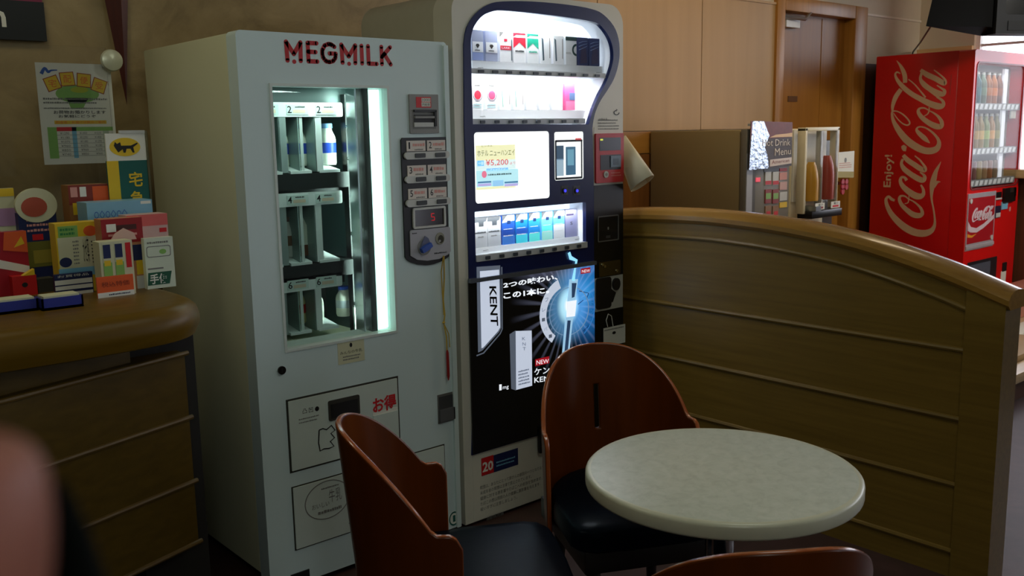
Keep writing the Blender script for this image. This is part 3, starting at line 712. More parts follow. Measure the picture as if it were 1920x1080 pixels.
pr(b, 1042.5, 273, 1056, 300, lit('lit_slate', (60, 92, 120), 0.4)); pr(b, 1042.5, 298, 1056, 330, lit('lit_pale_slate', (170, 200, 220), 0.5)); pr(b, 1060, 275, 1078.5, 328, lit('lit_photo_blue', (60, 108, 140), 0.55), c, 0.002)
pr(b, 1063, 280, 1075, 310, lit('lit_photo_light', (110, 170, 196), 0.55), c+0.0004)
pr(b, 1078, 259, 1089, 263, LR)
build('lit_notice', b, cg)
BLED = mat('blue_led', (50, 50, 255), 0.3, emit=2.0)
for px in (1056.5, 1079):
    b = MB(FRONT()); X, Z = fp(px, 357.5); b.rect(X-0.017, Z-0.016, X+0.017, Z+0.018, 0.005, 0.006, BLACKP); b.poly(ell(X, Z, 0.0105, 0.0105, 20), 0.006, 0.009, mat('led_ring', (20, 20, 60), 0.3)); b.poly(ell(X, Z, 0.0052, 0.0052, 14), 0.009, 0.0105, BLED)
    build('indicator_light', b, cg)
# --- backlit advert
def ad_material():
    m = bpy.data.materials.new('backlit_advert'); m.use_nodes = True; nt = m.node_tree; bs = nt.nodes['Principled BSDF']
    bs.inputs['Base Color'].default_value = (0.01, 0.011, 0.013, 1); bs.inputs['Roughness'].default_value = 0.16
    geo = nt.nodes.new('ShaderNodeTexCoord'); cxz = fp(1062, 572)
    # object coordinates are relative to the machine's base
    org = Vector(((CX0+CX1)/2, 2.75, 0))
    def sub(x, z, sx, sz):
        mp = nt.nodes.new('ShaderNodeMapping'); mp.vector_type = 'TEXTURE'
        mp.inputs['Location'].default_value = (x-org.x, 0, z-org.z); mp.inputs['Scale'].default_value = (sx, 100, sz)
        nt.links.new(geo.outputs['Object'], mp.inputs[0]); l = nt.nodes.new('ShaderNodeVectorMath'); l.operation = 'LENGTH'
        nt.links.new(mp.outputs[0], l.inputs[0]); return l.outputs['Value'], mp.outputs[0]
    def ramp(src, stops):
        r = nt.nodes.new('ShaderNodeValToRGB'); r.color_ramp.interpolation = 'EASE'; e = r.color_ramp.elements
        e[0].position, e[0].color = stops[0][0], (*stops[0][1], 1); e[1].position, e[1].color = stops[-1][0], (*stops[-1][1], 1)
        for p, c_ in stops[1:-1]: k = e.new(p); k.color = (*c_, 1)
        nt.links.new(src, r.inputs[0]); return r.outputs[0]
    def addc(a, b_):
        x = nt.nodes.new('ShaderNodeMix'); x.data_type = 'RGBA'; x.blend_type = 'ADD'; x.inputs[0].default_value = 1
        nt.links.new(a, x.inputs[6]); nt.links.new(b_, x.inputs[7]); return x.outputs[2]
    d1, v1 = sub(cxz[0], cxz[1], 0.13, 0.17)
    core = ramp(d1, [(0, (1.0, 1.0, 1.0)), (0.22, (0.45, 0.8, 0.95)), (0.5, (0.06, 0.18, 0.34)), (1.0, (0, 0, 0))])
    X2 = fp(1100, 540); d2, v2 = sub(X2[0], X2[1], 0.15, 0.26)
    side = ramp(d2, [(0, (0.02, 0.22, 0.55)), (0.35, (0.01, 0.12, 0.36)), (1.0, (0, 0, 0))])
    X3 = fp(1060, 486); d3, v3 = sub(X3[0], X3[1], 0.34, 0.09)
    top = ramp(d3, [(0, (0.16, 0.17, 0.24)), (0.5, (0.05, 0.055, 0.085)), (1.0, (0, 0, 0))])
    # rays around the centre
    sep = nt.nodes.new('ShaderNodeSeparateXYZ'); nt.links.new(v1, sep.inputs[0])
    at = nt.nodes.new('ShaderNodeMath'); at.operation = 'ARCTAN2'; nt.links.new(sep.outputs['Z'], at.inputs[0]); nt.links.new(sep.outputs['X'], at.inputs[1])
    mu = nt.nodes.new('ShaderNodeMath'); mu.operation = 'MULTIPLY'; mu.inputs[1].default_value = 34; nt.links.new(at.outputs[0], mu.inputs[0])
    sn = nt.nodes.new('ShaderNodeMath'); sn.operation = 'SINE'; nt.links.new(mu.outputs[0], sn.inputs[0])
    mm = nt.nodes.new('ShaderNodeMapRange'); mm.inputs[1].default_value = 0.2; mm.inputs[2].default_value = 1.0; nt.links.new(sn.outputs[0], mm.inputs[0])
    fall = ramp(d1, [(0.4, (0, 0, 0)), (0.8, (0.07, 0.075, 0.11)), (1.0, (0.055, 0.06, 0.09))])
    d4, _ = sub(cxz[0], cxz[1], 0.30, 0.30); f2 = ramp(d4, [(0, (1, 1, 1)), (0.5, (0.8, 0.8, 0.8)), (1.0, (0, 0, 0))])
    r1 = nt.nodes.new('ShaderNodeMix'); r1.data_type = 'RGBA'; r1.blend_type = 'MULTIPLY'; r1.inputs[0].default_value = 1; nt.links.new(fall, r1.inputs[6]); nt.links.new(f2, r1.inputs[7])
    r2 = nt.nodes.new('ShaderNodeMix'); r2.data_type = 'RGBA'; r2.blend_type = 'MULTIPLY'; r2.inputs[0].default_value = 1; nt.links.new(r1.outputs[2], r2.inputs[6]); nt.links.new(mm.outputs[0], r2.inputs[7])
    tot = addc(addc(core, side), addc(top, r2.outputs[2]))
    nt.links.new(tot, bs.inputs['Emission Color']); bs.inputs['Emission Strength'].default_value = 1.0
    return m
ADM = ad_material()
az1 = 0.872; b = MB(FRONT()); b.poly([(1.947, az1), (2.556, az1), (2.556, 0.266), (1.947, 0.266)], 0.005, 0.010, ADM)
adv = build('backlit_advert', b, cg)
SIL = lit('lit_silver', (206, 216, 236), 0.72); SILD = lit('lit_silver_shade', (112, 122, 140), 0.4); AW = lit('lit_white', (240, 246, 255), 0.9); ABK = mat('advert_black', (10, 10, 12), 0.3)
b = MB(FRONT()); c = 0.0104
b.poly(fps([(890, 500), (934, 497), (936, 614), (932, 622), (901, 656), (893, 660)]), 0.010, c+0.0006, SILD)
b.poly(fps([(896, 508), (932, 505), (934, 613), (930, 620), (902, 651), (899, 652)]), 0.010, c+0.0010, SIL)
b.ribbon([(*fp(x, y), 0.004) for x, y in ((937, 500), (938, 616), (934, 625), (903, 661), (890, 666))], 0.010, c+0.0012, SILD, 0)
X0, Z1 = fp(911.5, 536); X1, Z0 = fp(929, 610)
q = fps([(913, 536), (916, 609.5), (930, 610), (926, 536)])   # reads top to bottom
v, f, asp = text_geo('KENT', 0.02)
o = []
for a, h in v:
    # baseline on the left, cap height to the right
    x = (q[0][0]*(1-a)+q[1][0]*a)*(1-h)+(q[3][0]*(1-a)+q[2][0]*a)*h; z = (q[0][1]*(1-a)+q[1][1]*a)*(1-h)+(q[3][1]*(1-a)+q[2][1]*a)*h
    o.append((x, z, c+0.002))
b.add(o, f, ABK)
build('advert_silver_tab', b, adv)
b = MB(FRONT())
b.qtext('2つの味わい、', fps([(940, 540), (1042, 524), (1042, 512), (940, 529)]), c+0.0008, AW, 0.035); b.qtext('この1本に。', fps([(940, 560.5), (1026, 549), (1025, 536.5), (940, 547.5)]), c+0.0008, AW, 0.035)
build('advert_slogan', b, adv); b = MB(FRONT())
pr(b, 1000, 670, 1026, 683, lit('lit_new_red', (190, 24, 40), 0.5), c+0.0006); b.qtext('NEW', fps([(1002, 683), (1025, 679.5), (1025, 672), (1002, 675)]), c+0.0012, AW)
build('new_badge', b, adv); b = MB(FRONT())
b.qtext('ケント', fps([(998, 703), (1040, 696), (1040, 684), (998, 690)]), c+0.0008, AW, 0.01); b.qtext('KENT', fps([(998, 717), (1036, 711), (1036, 702), (998, 707)]), c+0.0008, AW, 0.01)
b.qtext('1', fps([(932.3, 731), (936.8, 730.4), (936.8, 719.4), (932.3, 720)]), c+0.0008, AW); b.qtext('mg', fps([(939, 731), (950, 729), (950, 722), (939, 724)]), c+0.0008, AW)
build('product_name', b, adv); b = MB(FRONT())
pr(b, 1085, 502, 1103, 512, lit('lit_new_red', (190, 24, 40), 0.5), c+0.0006); b.qtext('NEW', fps([(1087, 511), (1102, 509.5), (1102, 504), (1087, 505.5)]), c+0.0012, AW)
build('new_badge', b, adv)
b = MB(FRONT())
b.poly(fps([(952, 626), (963, 619), (964, 731), (955, 728)]), 0.010, c+0.0006, SILD); b.poly(fps([(963, 620), (993, 619), (994, 722), (964, 730)]), 0.010, c+0.0008, SIL)
for (xa, ya) in ((978, 634), (978.5, 644), (979, 653)): b.qtext('KNT'[int((ya-634)//9.3)], fps([(xa-3, ya+3), (xa+3, ya+3), (xa+3, ya-3), (xa-3, ya-3)]), c+0.0014, SILD)
b.lines(fp(968, 700)[0], fp(980, 720)[1], fp(990, 700)[0], fp(980, 690)[1], 5, c+0.0014, SILD, 0.5, 9)
cxr, czr = fp(1064, 583)
build('advert_pack', b, adv)
b = MB(FRONT())
CYA = lit('lit_cyan_glow', (150, 226, 255), 0.95)
def arcpts(a0, a1, rx, rz, w0, w1, n=14): return [(cxr+rx*math.cos(a0+(a1-a0)*k/n), czr+rz*math.sin(a0+(a1-a0)*k/n), w0+(w1-w0)*k/n) for k in range(n+1)]
b.ribbon(arcpts(math.radians(112), math.radians(232), 0.135, 0.118, 0.036, 0.030), 0.010, c+0.0006, SIL, 0)
for k, ch in enumerate('フレーバー'):
    t = math.radians(150+k*18); x, z = cxr+0.135*math.cos(t), czr+0.118*math.sin(t); b.text(ch, x-0.008, z-0.007, x+0.008, z+0.007, c+0.0014, SILD)
b.plate(ell(cxr, czr, 0.104, 0.092, 40), [ell(cxr, czr, 0.100, 0.089, 40)], 0.010, c+0.0007, lit('lit_ring', (130, 170, 210), 0.5))
b.ribbon(arcpts(math.radians(-55), math.radians(30), 0.135, 0.118, 0.003, 0.003), 0.010, c+0.0006, lit('lit_blue_line', (60, 140, 220), 0.6), 0)
for k, ch in enumerate('ケミント'):
    t = math.radians(-45+k*18); x, z = cxr+0.122*math.cos(t), czr+0.107*math.sin(t); b.text(ch, x-0.008, z-0.008, x+0.008, z+0.008, c+0.0014, lit('lit_blue_line', (60, 140, 220), 0.6))
# glowing stick and bolt
P1 = fps([(1064, 523), (1080, 523), (1070, 600), (1063, 665), (1050, 665), (1056, 600)]); b.poly(P1, 0.010, c+0.0010, lit('lit_stick_edge', (168, 216, 250), 0.7))
P2 = fps([(1068, 530), (1077, 530), (1073, 556), (1068, 558)]); b.poly(P2, c, c+0.0014, lit('lit_stick_dark', (56, 84, 124), 0.4))
P3 = fps([(1060, 600), (1066, 600), (1060, 662), (1054, 662)]); b.poly(P3, c, c+0.0014, lit('lit_stick_dark', (56, 84, 124), 0.4))
b.poly(fps([(1058, 565), (1077, 562), (1074, 592), (1058, 594)]), c, c+0.0016, AW)
b.ribbon([(*fp(x, y), w_) for x, y, w_ in ((1063, 473, 0.012), (1066, 483, 0.016), (1077, 488, 0.012), (1074, 505, 0.009), (1071, 526, 0.016))], 0.010, c+0.0012, CYA, 0)
for (pa, pb) in (((1082, 545), (1100, 549)), ((1100, 549), (1096, 560)), ((1080, 570), (1090, 562)), ((1090, 620), (1100, 610))):
    b.ribbon([(*fp(*pa), 0.003), (*fp(*pb), 0.002)], 0.010, c+0.0006, lit('lit_deep_blue', (20, 60, 130), 0.4), 0)
build('advert_flash_artwork', b, adv)
b = MB(FRONT()); b.rect(1.947, 0.872, 2.556, 0.886, 0.005, 0.022, mat('advert_hood', (120, 130, 150), 0.25, 0.6)); build('advert_hood', b, cg)
# lower white panel: sticker and notice
b = MB(FRONT()); c = 0.0014
b.poly([(1.95, 0.016), (2.71, 0.016), (2.71, 0.26), (1.95, 0.26)], 0, 0.001, CWH)
pr(b, 902, 850, 971, 882, NAVYI, c+0.0003); pr(b, 902, 856, 925, 889, RED, c+0.0006); b.qtext('20', fps([(904, 886), (924, 880), (924, 862), (904, 867)]), c+0.0012, PAPER, 0.03)
b.lines(fp(930, 866)[0], fp(948, 871)[1], fp(966, 866)[0], fp(948, 858)[1], 2, c+0.0008, SKYI, 0.45, 14)
build('age_sticker', b, cg)
b = MB(FRONT()); xa, xb = fp(900, 930)[0], fp(1022, 920)[0]
zt, zb = fp(960, 888)[1], fp(960, 938)[1]
for k, tx in enumerate(('喫煙は、あなたにとって肺がんの原因の一つとなります。', '未成年者の喫煙は法律で禁止されています。', '健康に対する悪影響やたばこへの依存を強めます。', 'たばこの煙は周囲の人の健康に悪影響を与えます。', '吸いすぎに注意しましょう。')):
    z = zt-(zt-zb)*(k+1)/5; b.text(tx, xa, z, xa+(xb-xa)*(1.0, 0.78, 0.95, 0.92, 0.55)[k], z+(zt-zb)/5*0.68, 0.0018, GINK)
build('warning_notice', b, cg); b = MB(FRONT())
b.text('自動販売機', fp(912, 970)[0], fp(930, 970)[1], fp(944, 966)[0], fp(930, 963)[1], 0.0018, GINK)
build('machine_caption', b, cg)
b = MB(FRONT()); b.rect(2.255, 0.195, 2.555, 0.30, 0.008, 0.016, BLACKP, 0.006); build('pack_outlet', b, cg)
# right column: reader, slots, coin plate
b = MB(FRONT()); b.rect(2.566, 1.03, 2.722, 1.385, 0, 0.001, CWH)
ptx(b, '20歳未満', 1122, 221, 1138, 226, GINK, 0.0016); b.lines(fp(1121, 238)[0], fp(1140, 244)[1], fp(1162, 238)[0], fp(1140, 222)[1], 4, 0.0016, GINK, 0.4, 17)
ptx(b, '↻', 1150, 204, 1161, 216, INK, 0.0016, 0.02)
build('column_notice', b, cg)
b = MB(FRONT()); RP = mat('reader_red', (190, 34, 38), 0.35)
prect(b, 1114, 250, 1166, 342, 0, 0.010, RP, 0.006); prect(b, 1120.5, 258, 1160, 282, 0.010, 0.011, mat('reader_display', (34, 36, 52), 0.2)); prect(b, 1122, 290, 1160, 318, 0.010, 0.011, mat('reader_recess', (24, 26, 34), 0.3))
prect(b, 1140.5, 292, 1159.5, 313, 0.011, 0.014, mat('reader_pad', (108, 128, 148), 0.35)); prect(b, 1145, 297, 1155, 309, 0.014, 0.0145, mat('reader_pad_dark', (74, 92, 112), 0.35))
X, Z = fp(1132, 327); b.poly(rrect(X-0.012, Z-0.0125, X+0.012, Z+0.0125, 0.011, 6), 0.010, 0.014, LGREY); b.poly(ell(X, Z, 0.007, 0.006, 14), 0.014, 0.0145, GREYP)
b.lines(fp(1142, 327)[0], fp(1150, 331)[1], fp(1163, 327)[0], fp(1150, 321)[1], 2, 0.0106, PINKI, 0.4, 20); prect(b, 1121.5, 260.5, 1126.5, 263.5, 0.011, 0.0115, lit('lit_amber', (214, 220, 60), 0.8))
build('age_card_reader', b, cg)
b = MB(FRONT()); prect(b, 1112.5, 346, 1167, 518, 0, 0.004, BLACKP); prect(b, 1112.5, 580, 1167, 800, 0, 0.004, BLACKP)
xa, xb = fp(1119, 428)[0], fp(1158, 428)[0]; za, zb = fp(1138, 452)[1], fp(1138, 404)[1]
b.plate(rrect(xa, za, xb, zb, 0.005), [rrect(xa+0.004, za+0.004, xb-0.004, zb-0.004, 0.003)], 0.004, 0.007, mat('slot_frame_grey', (120, 122, 124), 0.3, 0.5)); b.rect(xa+0.004, za+0.004, xb-0.004, zb-0.004, 0.004, 0.0045, mat('slot_dark', (26, 27, 30), 0.2))
b.poly(ell((xa+xb)/2, (za+zb)/2, 0.004, 0.006, 10), 0.0045, 0.005, GREYP); b.rect((xa+xb)/2-0.012, za+0.012, (xa+xb)/2+0.012, za+0.022, 0.0045, 0.005, mat('slot_grey', (64, 64, 66), 0.3))
build('bill_slot', b, cg)
b = MB(FRONT()); prect(b, 1120, 489, 1160, 516, 0.004, 0.010, mat('coin_metal', (116, 108, 76), 0.25, 0.9), 0.003)
for x_, y_ in ((1126, 496), (1153, 507), (1130, 499)): X, Z = fp(x_, y_); b.poly(ell(X, Z, 0.006, 0.006, 10), 0.010, 0.013, CHROME)
build('coin_entry', b, cg)
b = MB(FRONT()); prect(b, 1113, 518, 1166, 580, 0, 0.005, mat('coin_plate_white', (188, 188, 178), 0.4)); xa = fp(1130, 550)[0]
b.poly(rrect(fp(1115, 550)[0], fp(1130, 578)[1], fp(1143, 550)[0], fp(1130, 520)[1], 0.012), 0.005, 0.010, mat('coin_black', (28, 28, 30), 0.35)); X, Z = fp(1152, 532); b.poly(ell(X, Z, 0.020, 0.024, 24), 0.005, 0.014, mat('knob_dark', (34, 34, 36), 0.3))
b.poly(fps([(1142, 540), (1152, 548), (1146, 566), (1141, 566)]), 0.005, 0.009, mat('coin_black', (28, 28, 30), 0.35))
build('coin_return_plate', b, cg)
area('fill_light_cola_drinks', (6.55, VY0+0.02 if 'VY0' in globals() else 2.655, 1.70), (6.55, 2.69, 1.3), 0.6, 0.01, 0.28, (0.97, 0.98, 1.0))  # added fill inside the cola window so the drinks show
area('pack_light_upper', (2.31, YF+0.02, 1.775), (2.31, YF+0.075, 1.45), 0.45, 0.012, 2.2, (0.93, 0.97, 1.0))
area('pack_light_middle', (2.25, YF+0.02, z1-0.012), (2.25, YF+0.075, z1-0.25), 0.55, 0.010, 2.0, (0.95, 0.98, 1.0))
area('pack_light_lower', (2.24, YF+0.02, 1.082), (2.24, YF+0.075, 0.85), 0.52, 0.010, 0.6, (0.95, 0.98, 1.0))

# --- the packs on show
YP = YF+0.035
GP = 'cigarette packs in the lit display'
def pack(label, pxa, pxb, yt_, yb_, art):
    py = (yt_+yb_)/2; zbase = fp(895, yb_, YP)[1]; h = fp(895, yt_, YP)[1]-zbase
    xa, xb = fp(pxa, py, YP)[0], fp(pxb, py, YP)[0]
    b = MB(FRONT(YP)); art(b, xa, xb, zbase, zbase+h)
    o = build('cigarette_pack', b); centre(o); return tag(o, label, 'cigarette pack', GP)
def col(n, rgb): return mat('pack_'+n, rgb, 0.4, noise=0.02)
PW = col('white', (238, 240, 242))
def body(b, xa, xb, za, zb, m): b.rect(xa, za, xb, zb, -0.022, 0, m, 0.002)
def a_diamond(base):
    def f(b, xa, xb, za, zb):
        h = zb-za; w = xb-xa; body(b, xa, xb, za, zb, col('lavender', (158, 166, 192)))
        b.rect(xa+w*0.06, za+h*0.28, xb-w*0.02, za+h*0.62, 0, 0.0006, PW); cx, cz = (xa+xb)/2, za+h*0.48
        b.poly([(cx-w*0.17, cz+h*0.02), (cx-w*0.08, cz+h*0.07), (cx+w*0.08, cz+h*0.07), (cx+w*0.17, cz+h*0.02), (cx, cz-h*0.08)], 0.0006, 0.001, INK); b.lines(xa+w*0.25, za+h*0.31, xb-w*0.2, za+h*0.37, 1, 0.001, INK, 0.6, 2)
        if base: b.rect(xa+w*0.06, za+h*0.02, xb-w*0.02, za+h*0.26, 0, 0.0006, base)
    return f
def a_band(b, xa, xb, za, zb):
    h = zb-za; w = xb-xa; body(b, xa, xb, za, zb, PW); b.rect(xa+w*0.05, za+h*0.40, xb-w*0.02, za+h*0.54, 0, 0.0006, col('crimson', (190, 30, 60)))
    b.poly([(xa, zb), (xa+w*0.35, zb), (xa, zb-h*0.18)], 0, 0.0006, GINK); b.rect(xa+w*0.35, za+h*0.68, xa+w*0.6, za+h*0.77, 0, 0.0006, col('crimson', (190, 30, 60))); b.rect(xb-w*0.10, za+h*0.05, xb-w*0.03, za+h*0.76, 0.0006, 0.001, col('steel_dark', (70, 90, 100)))
    b.text('LARK', xa+w*0.15, za+h*0.435, xb-w*0.2, za+h*0.50, 0.001, PW)
def a_chevron(m, m2):
    def f(b, xa, xb, za, zb):
        h = zb-za; w = xb-xa; body(b, xa, xb, za, zb, PW)
        b.poly([(xa, za+h*0.84), (xb, za+h*0.84), (xb, za+h*0.48), ((xa+xb)/2, za+h*0.68), (xa, za+h*0.48)], 0, 0.0006, m); b.rect(xa, za+h*0.94, xb, zb, 0, 0.0006, m); b.poly([(xa, za+h*0.86), (xa+w*0.4, zb), (xa, zb)], 0, 0.0008, m)
        b.lines(xa+w*0.15, za+h*0.34, xb-w*0.1, za+h*0.42, 1, 0.0008, m2, 0.7, 3)
    return f
def a_stripe(m, t):
    def f(b, xa, xb, za, zb):
        h = zb-za; w = xb-xa; body(b, xa, xb, za, zb, PW); b.poly([(xa+w*0.12, za+h*0.9), (xa+w*(0.12+t), za+h*0.85), (xa+w*(0.2+t), za+h*0.12), (xa+w*0.22, za+h*0.1)], 0, 0.0006, m)
        b.rect(xa+w*0.85, za+h*0.2, xa+w*0.9, za+h*0.9, 0, 0.0005, GINK)
    return f
def a_ring(b, xa, xb, za, zb):
    h = zb-za; w = xb-xa; body(b, xa, xb, za, zb, PW); b.rect(xa, za+h*0.86, xb, zb, 0, 0.0006, col('deep_green', (16, 62, 56)))
    cx, cz = xb-w*0.02, za+h*0.54; b.poly([p for p in [(cx-0.022*math.sin(t)-0.0*1, cz+0.022*math.cos(t)*1.0) for t in [PI*k/12 for k in range(13)]]]+[(cx-0.014*math.sin(t), cz+0.014*math.cos(t)) for t in [PI*(12-k)/12 for k in range(13)]], 0, 0.0006, col('deep_green', (16, 62, 56)))
    b.text('KOOL', xa+w*0.05, za+h*0.38, xa+w*0.5, za+h*0.45, 0.0008, INK)
def a_navy(b, xa, xb, za, zb):
    h = zb-za; w = xb-xa; body(b, xa, xb, za, zb, col('night', (44, 56, 104))); b.poly([(xa+w*0.2, za+h*0.05), (xb-w*0.1, za+h*0.1), (xb-w*0.2, za+h*0.6), (xa+w*0.35, za+h*0.7)], 0, 0.0006, col('plum', (60, 50, 84)))
    for k in range(3): b.ribbon([(xa+w*0.1, za+h*(0.55+0.12*k), 0.002), (xa+w*0.5, za+h*(0.62+0.12*k), 0.0016), (xb-w*0.1, za+h*(0.7+0.09*k), 0.001)], 0.0006, 0.001, col('pale_streak', (150, 170, 210)), 3)
def a_bull(r):
    def f(b, xa, xb, za, zb):
        h = zb-za; w = xb-xa; body(b, xa, xb, za, zb, PW); cx, cz = (xa+xb)/2, za+h*0.52
        b.plate(ell(cx, cz, 0.021, 0.021, 24), [ell(cx, cz, 0.0175, 0.0175, 24)], 0, 0.0006, col('ring_grey', (150, 140, 150))); b.poly(ell(cx, cz, 0.0145, 0.0145, 24), 0, 0.0008, r); b.lines(xa+w*0.25, za+h*0.82, xb-w*0.25, za+h*0.88, 1, 0.0008, INK, 0.7, 7)
        b.lines(xa+w*0.1, za+h*0.06, xb-w*0.15, za+h*0.24, 2, 0.0008, col('pale_teal', (150, 196, 200)), 0.5, 8)
    return f
def a_plain(b, xa, xb, za, zb):
    body(b, xa, xb, za, zb, PW); b.rect(xa+(xb-xa)*0.9, za+0.01, xa+(xb-xa)*0.95, zb-0.01, 0, 0.0005, col('faint_grey', (206, 210, 216)))
def a_pink(b, xa, xb, za, zb):
    h = zb-za; w = xb-xa; body(b, xa, xb, za, zb, col('pink', (224, 84, 140))); b.rect(xa+w*0.45, za+h*0.38, xb, za+h*0.66, 0, 0.0006, col('slate_blue', (84, 108, 150))); b.rect(xa+w*0.1, za, xb, za+h*0.34, 0, 0.0005, col('light_pink', (232, 130, 176)))
def a_grey(b, xa, xb, za, zb):
    h = zb-za; w = xb-xa; body(b, xa, xb, za, zb, col('silver', (186, 190, 194))); dk = col('charcoal', (62, 68, 72))
    b.poly([(xa, zb), (xb, zb), (xb-w*0.1, zb-h*0.14), (xb-w*0.28, zb-h*0.16), (xb-w*0.3, zb-h*0.30), (xa+w*0.35, zb-h*0.30), (xa+w*0.33, zb-h*0.16), (xa, zb-h*0.16)], 0, 0.0006, dk); b.lines(xa+w*0.06, za+h*0.46, xb-w*0.04, za+h*0.53, 1, 0.0008, dk, 0.7, 9); b.lines(xa+w*0.25, za+h*0.32, xb-w*0.25, za+h*0.38, 1, 0.0008, GINK, 0.6, 10)
def a_blue(m1, m2, m3):
    def f(b, xa, xb, za, zb):
        h = zb-za; w = xb-xa; body(b, xa, xb, za, zb, m1); b.rect(xa, za, xb, za+h*0.30, 0, 0.0006, m2); b.rect(xa, za+h*0.30, xb, za+h*0.50, 0, 0.0005, m3)
        b.poly([(xa, zb), (xb, zb), (xb, zb-h*0.2), (xa, zb-h*0.26)], 0, 0.0006, col('pale_metal', (190, 200, 210))); b.poly([(xa, zb), (xa+w*0.4, zb), (xa, zb-h*0.22)], 0, 0.0008, col('charcoal', (62, 68, 72))); b.rect(xa+w*0.38, zb-h*0.30, xa+w*0.66, zb-h*0.19, 0.0006, 0.001, col('emblem_navy', (20, 50, 96)))
        b.lines(xa+w*0.08, za+h*0.27, xb-w*0.06, za+h*0.32, 1, 0.001, PW, 0.7, 11); b.lines(xa+w*0.1, za+h*0.5, xb-w*0.1, za+h*0.55, 1, 0.001, PW, 0.5, 12)
    return f
def a_lav(b, xa, xb, za, zb):
    h = zb-za; w = xb-xa; body(b, xa, xb, za, zb, col('mauve', (150, 152, 190))); b.rect(xa+w*0.08, za+h*0.78, xb-w*0.3, za+h*0.84, 0, 0.0006, col('plum', (90, 60, 110))); b.text('S', xa+w*0.4, za+h*0.44, xa+w*0.6, za+h*0.55, 0.0008, INK)
zr1 = z1+0.0165+0.004; crimson = col('crimson', (196, 24, 52)); jade = col('jade', (20, 160, 130))
stk = col('steel_dark', (70, 90, 100))
row1 = [(884.5, 906, a_diamond(col('periwinkle', (140, 156, 204))), 'grey pack with black diamond and blue base, leftmost on the top display shelf'),
        (910, 932.5, a_diamond(None), 'grey pack with black diamond, second from left on the top display shelf'),
        (937, 960.5, a_band, 'white pack with crimson name band on the top display shelf'),
        (962.5, 985.5, a_chevron(crimson, INK), 'red and white chevron pack on the top display shelf'),
        (988.5, 1009.5, a_chevron(jade, jade), 'green and white chevron pack on the top display shelf'),
        (1013, 1033, a_stripe(stk, 0.16), 'white pack with dark stripe, next to the green chevron pack'),
        (1037, 1057, a_stripe(stk, 0.15), 'white pack with dark stripe, left of the green ring pack'),
        (1060.5, 1081, a_ring, 'white pack with deep green top band and ring on the top display shelf'),
        (1083, 1102.5, a_navy, 'navy pack with pale streaks, left one of the navy pair'),
        (1104.5, 1124, a_navy, 'navy pack with pale streaks, rightmost on the top display shelf')]
for a, c_, art, lab in row1: pack(lab, a, c_, 56, 113.5, art)
row2 = [(885, 906, a_bull(crimson), 'white pack with large red disc, leftmost on the middle display shelf'),
        (912, 932.5, a_bull(col('rose', (214, 70, 110))), 'white pack with pinkish red disc, second on the middle display shelf'),
        (938, 958, a_stripe(jade, 0.05), 'white pack with thin teal line, third on the middle display shelf'),
        (963, 983, a_stripe(jade, 0.05), 'white pack with thin teal line, fourth on the middle display shelf'),
        (987, 1007, a_plain, 'plain white pack, fifth on the middle display shelf'),
        (1011, 1031, a_plain, 'plain white pack, sixth on the middle display shelf'),
        (1035, 1055, a_plain, 'plain white pack, left of the pink pack'),
        (1059, 1078, a_pink, 'pink pack with a slate square on the middle display shelf')]
for a, c_, art, lab in row2: pack(lab, a, c_, 152, 206, art)
royal = col('royal', (30, 84, 176)); azure = col('azure', (24, 130, 206)); cyan = col('cyan', (70, 214, 230)); aqua = col('aqua', (100, 236, 226)); mint = col('mint', (170, 240, 226)); sky = col('sky', (110, 196, 236))
row3 = [(889.5, 914, a_grey, 'silver grey pack with charcoal top, leftmost on the lower display shelf'),
        (914.5, 939, a_grey, 'silver grey pack with charcoal top, second on the lower display shelf'),
        (942, 965, a_blue(royal, col('royal_light', (60, 120, 200)), col('royal_dark', (24, 66, 150))), 'royal blue pack on the lower display shelf'),
        (967.5, 989, a_blue(azure, cyan, royal), 'azure pack with royal blue band on the lower display shelf'),
        (992, 1012, a_blue(col('azure_light', (40, 150, 220)), aqua, azure), 'azure pack with bright aqua base on the lower display shelf'),
        (1016, 1036, a_blue(sky, mint, aqua), 'pale sky and mint pack on the lower display shelf'),
        (1038, 1058.5, a_blue(sky, PW, PW), 'white pack with sky blue top on the lower display shelf'),
        (1060.5, 1082, a_lav, 'mauve grey pack, rightmost on the lower display shelf')]
for a, c_, art, lab in row3: pack(lab, a, c_, 408.5, 465, art)
# price strips standing below packs, part of the machine
b = MB(FRONT(YP)); b.rect(fp(884, 120, YP)[0], z1+0.0085, fp(1128, 120, YP)[0], fp(895, 114, YP)[1], -0.03, 0.004, PW)
b.rect(fp(884, 215, YP)[0], z2+0.0095, fp(1098, 215, YP)[0], fp(895, 206.5, YP)[1], -0.03, 0.004, PW); b.rect(fp(889, 470, YP)[0], z3+0.011, fp(1092, 470, YP)[0], fp(895, 465.5, YP)[1], -0.03, 0.004, PW)
for px, z in ((898, z1+0.0105), (1120, z1+0.0105), (900, z2+0.015), (900, z3+0.016), (1078, z3+0.016)): b.text('440円', fp(px-4, 120, YP)[0], z, fp(px+6, 120, YP)[0], z+0.005, 0.0045, INK)
build('price_strip', b, cg)

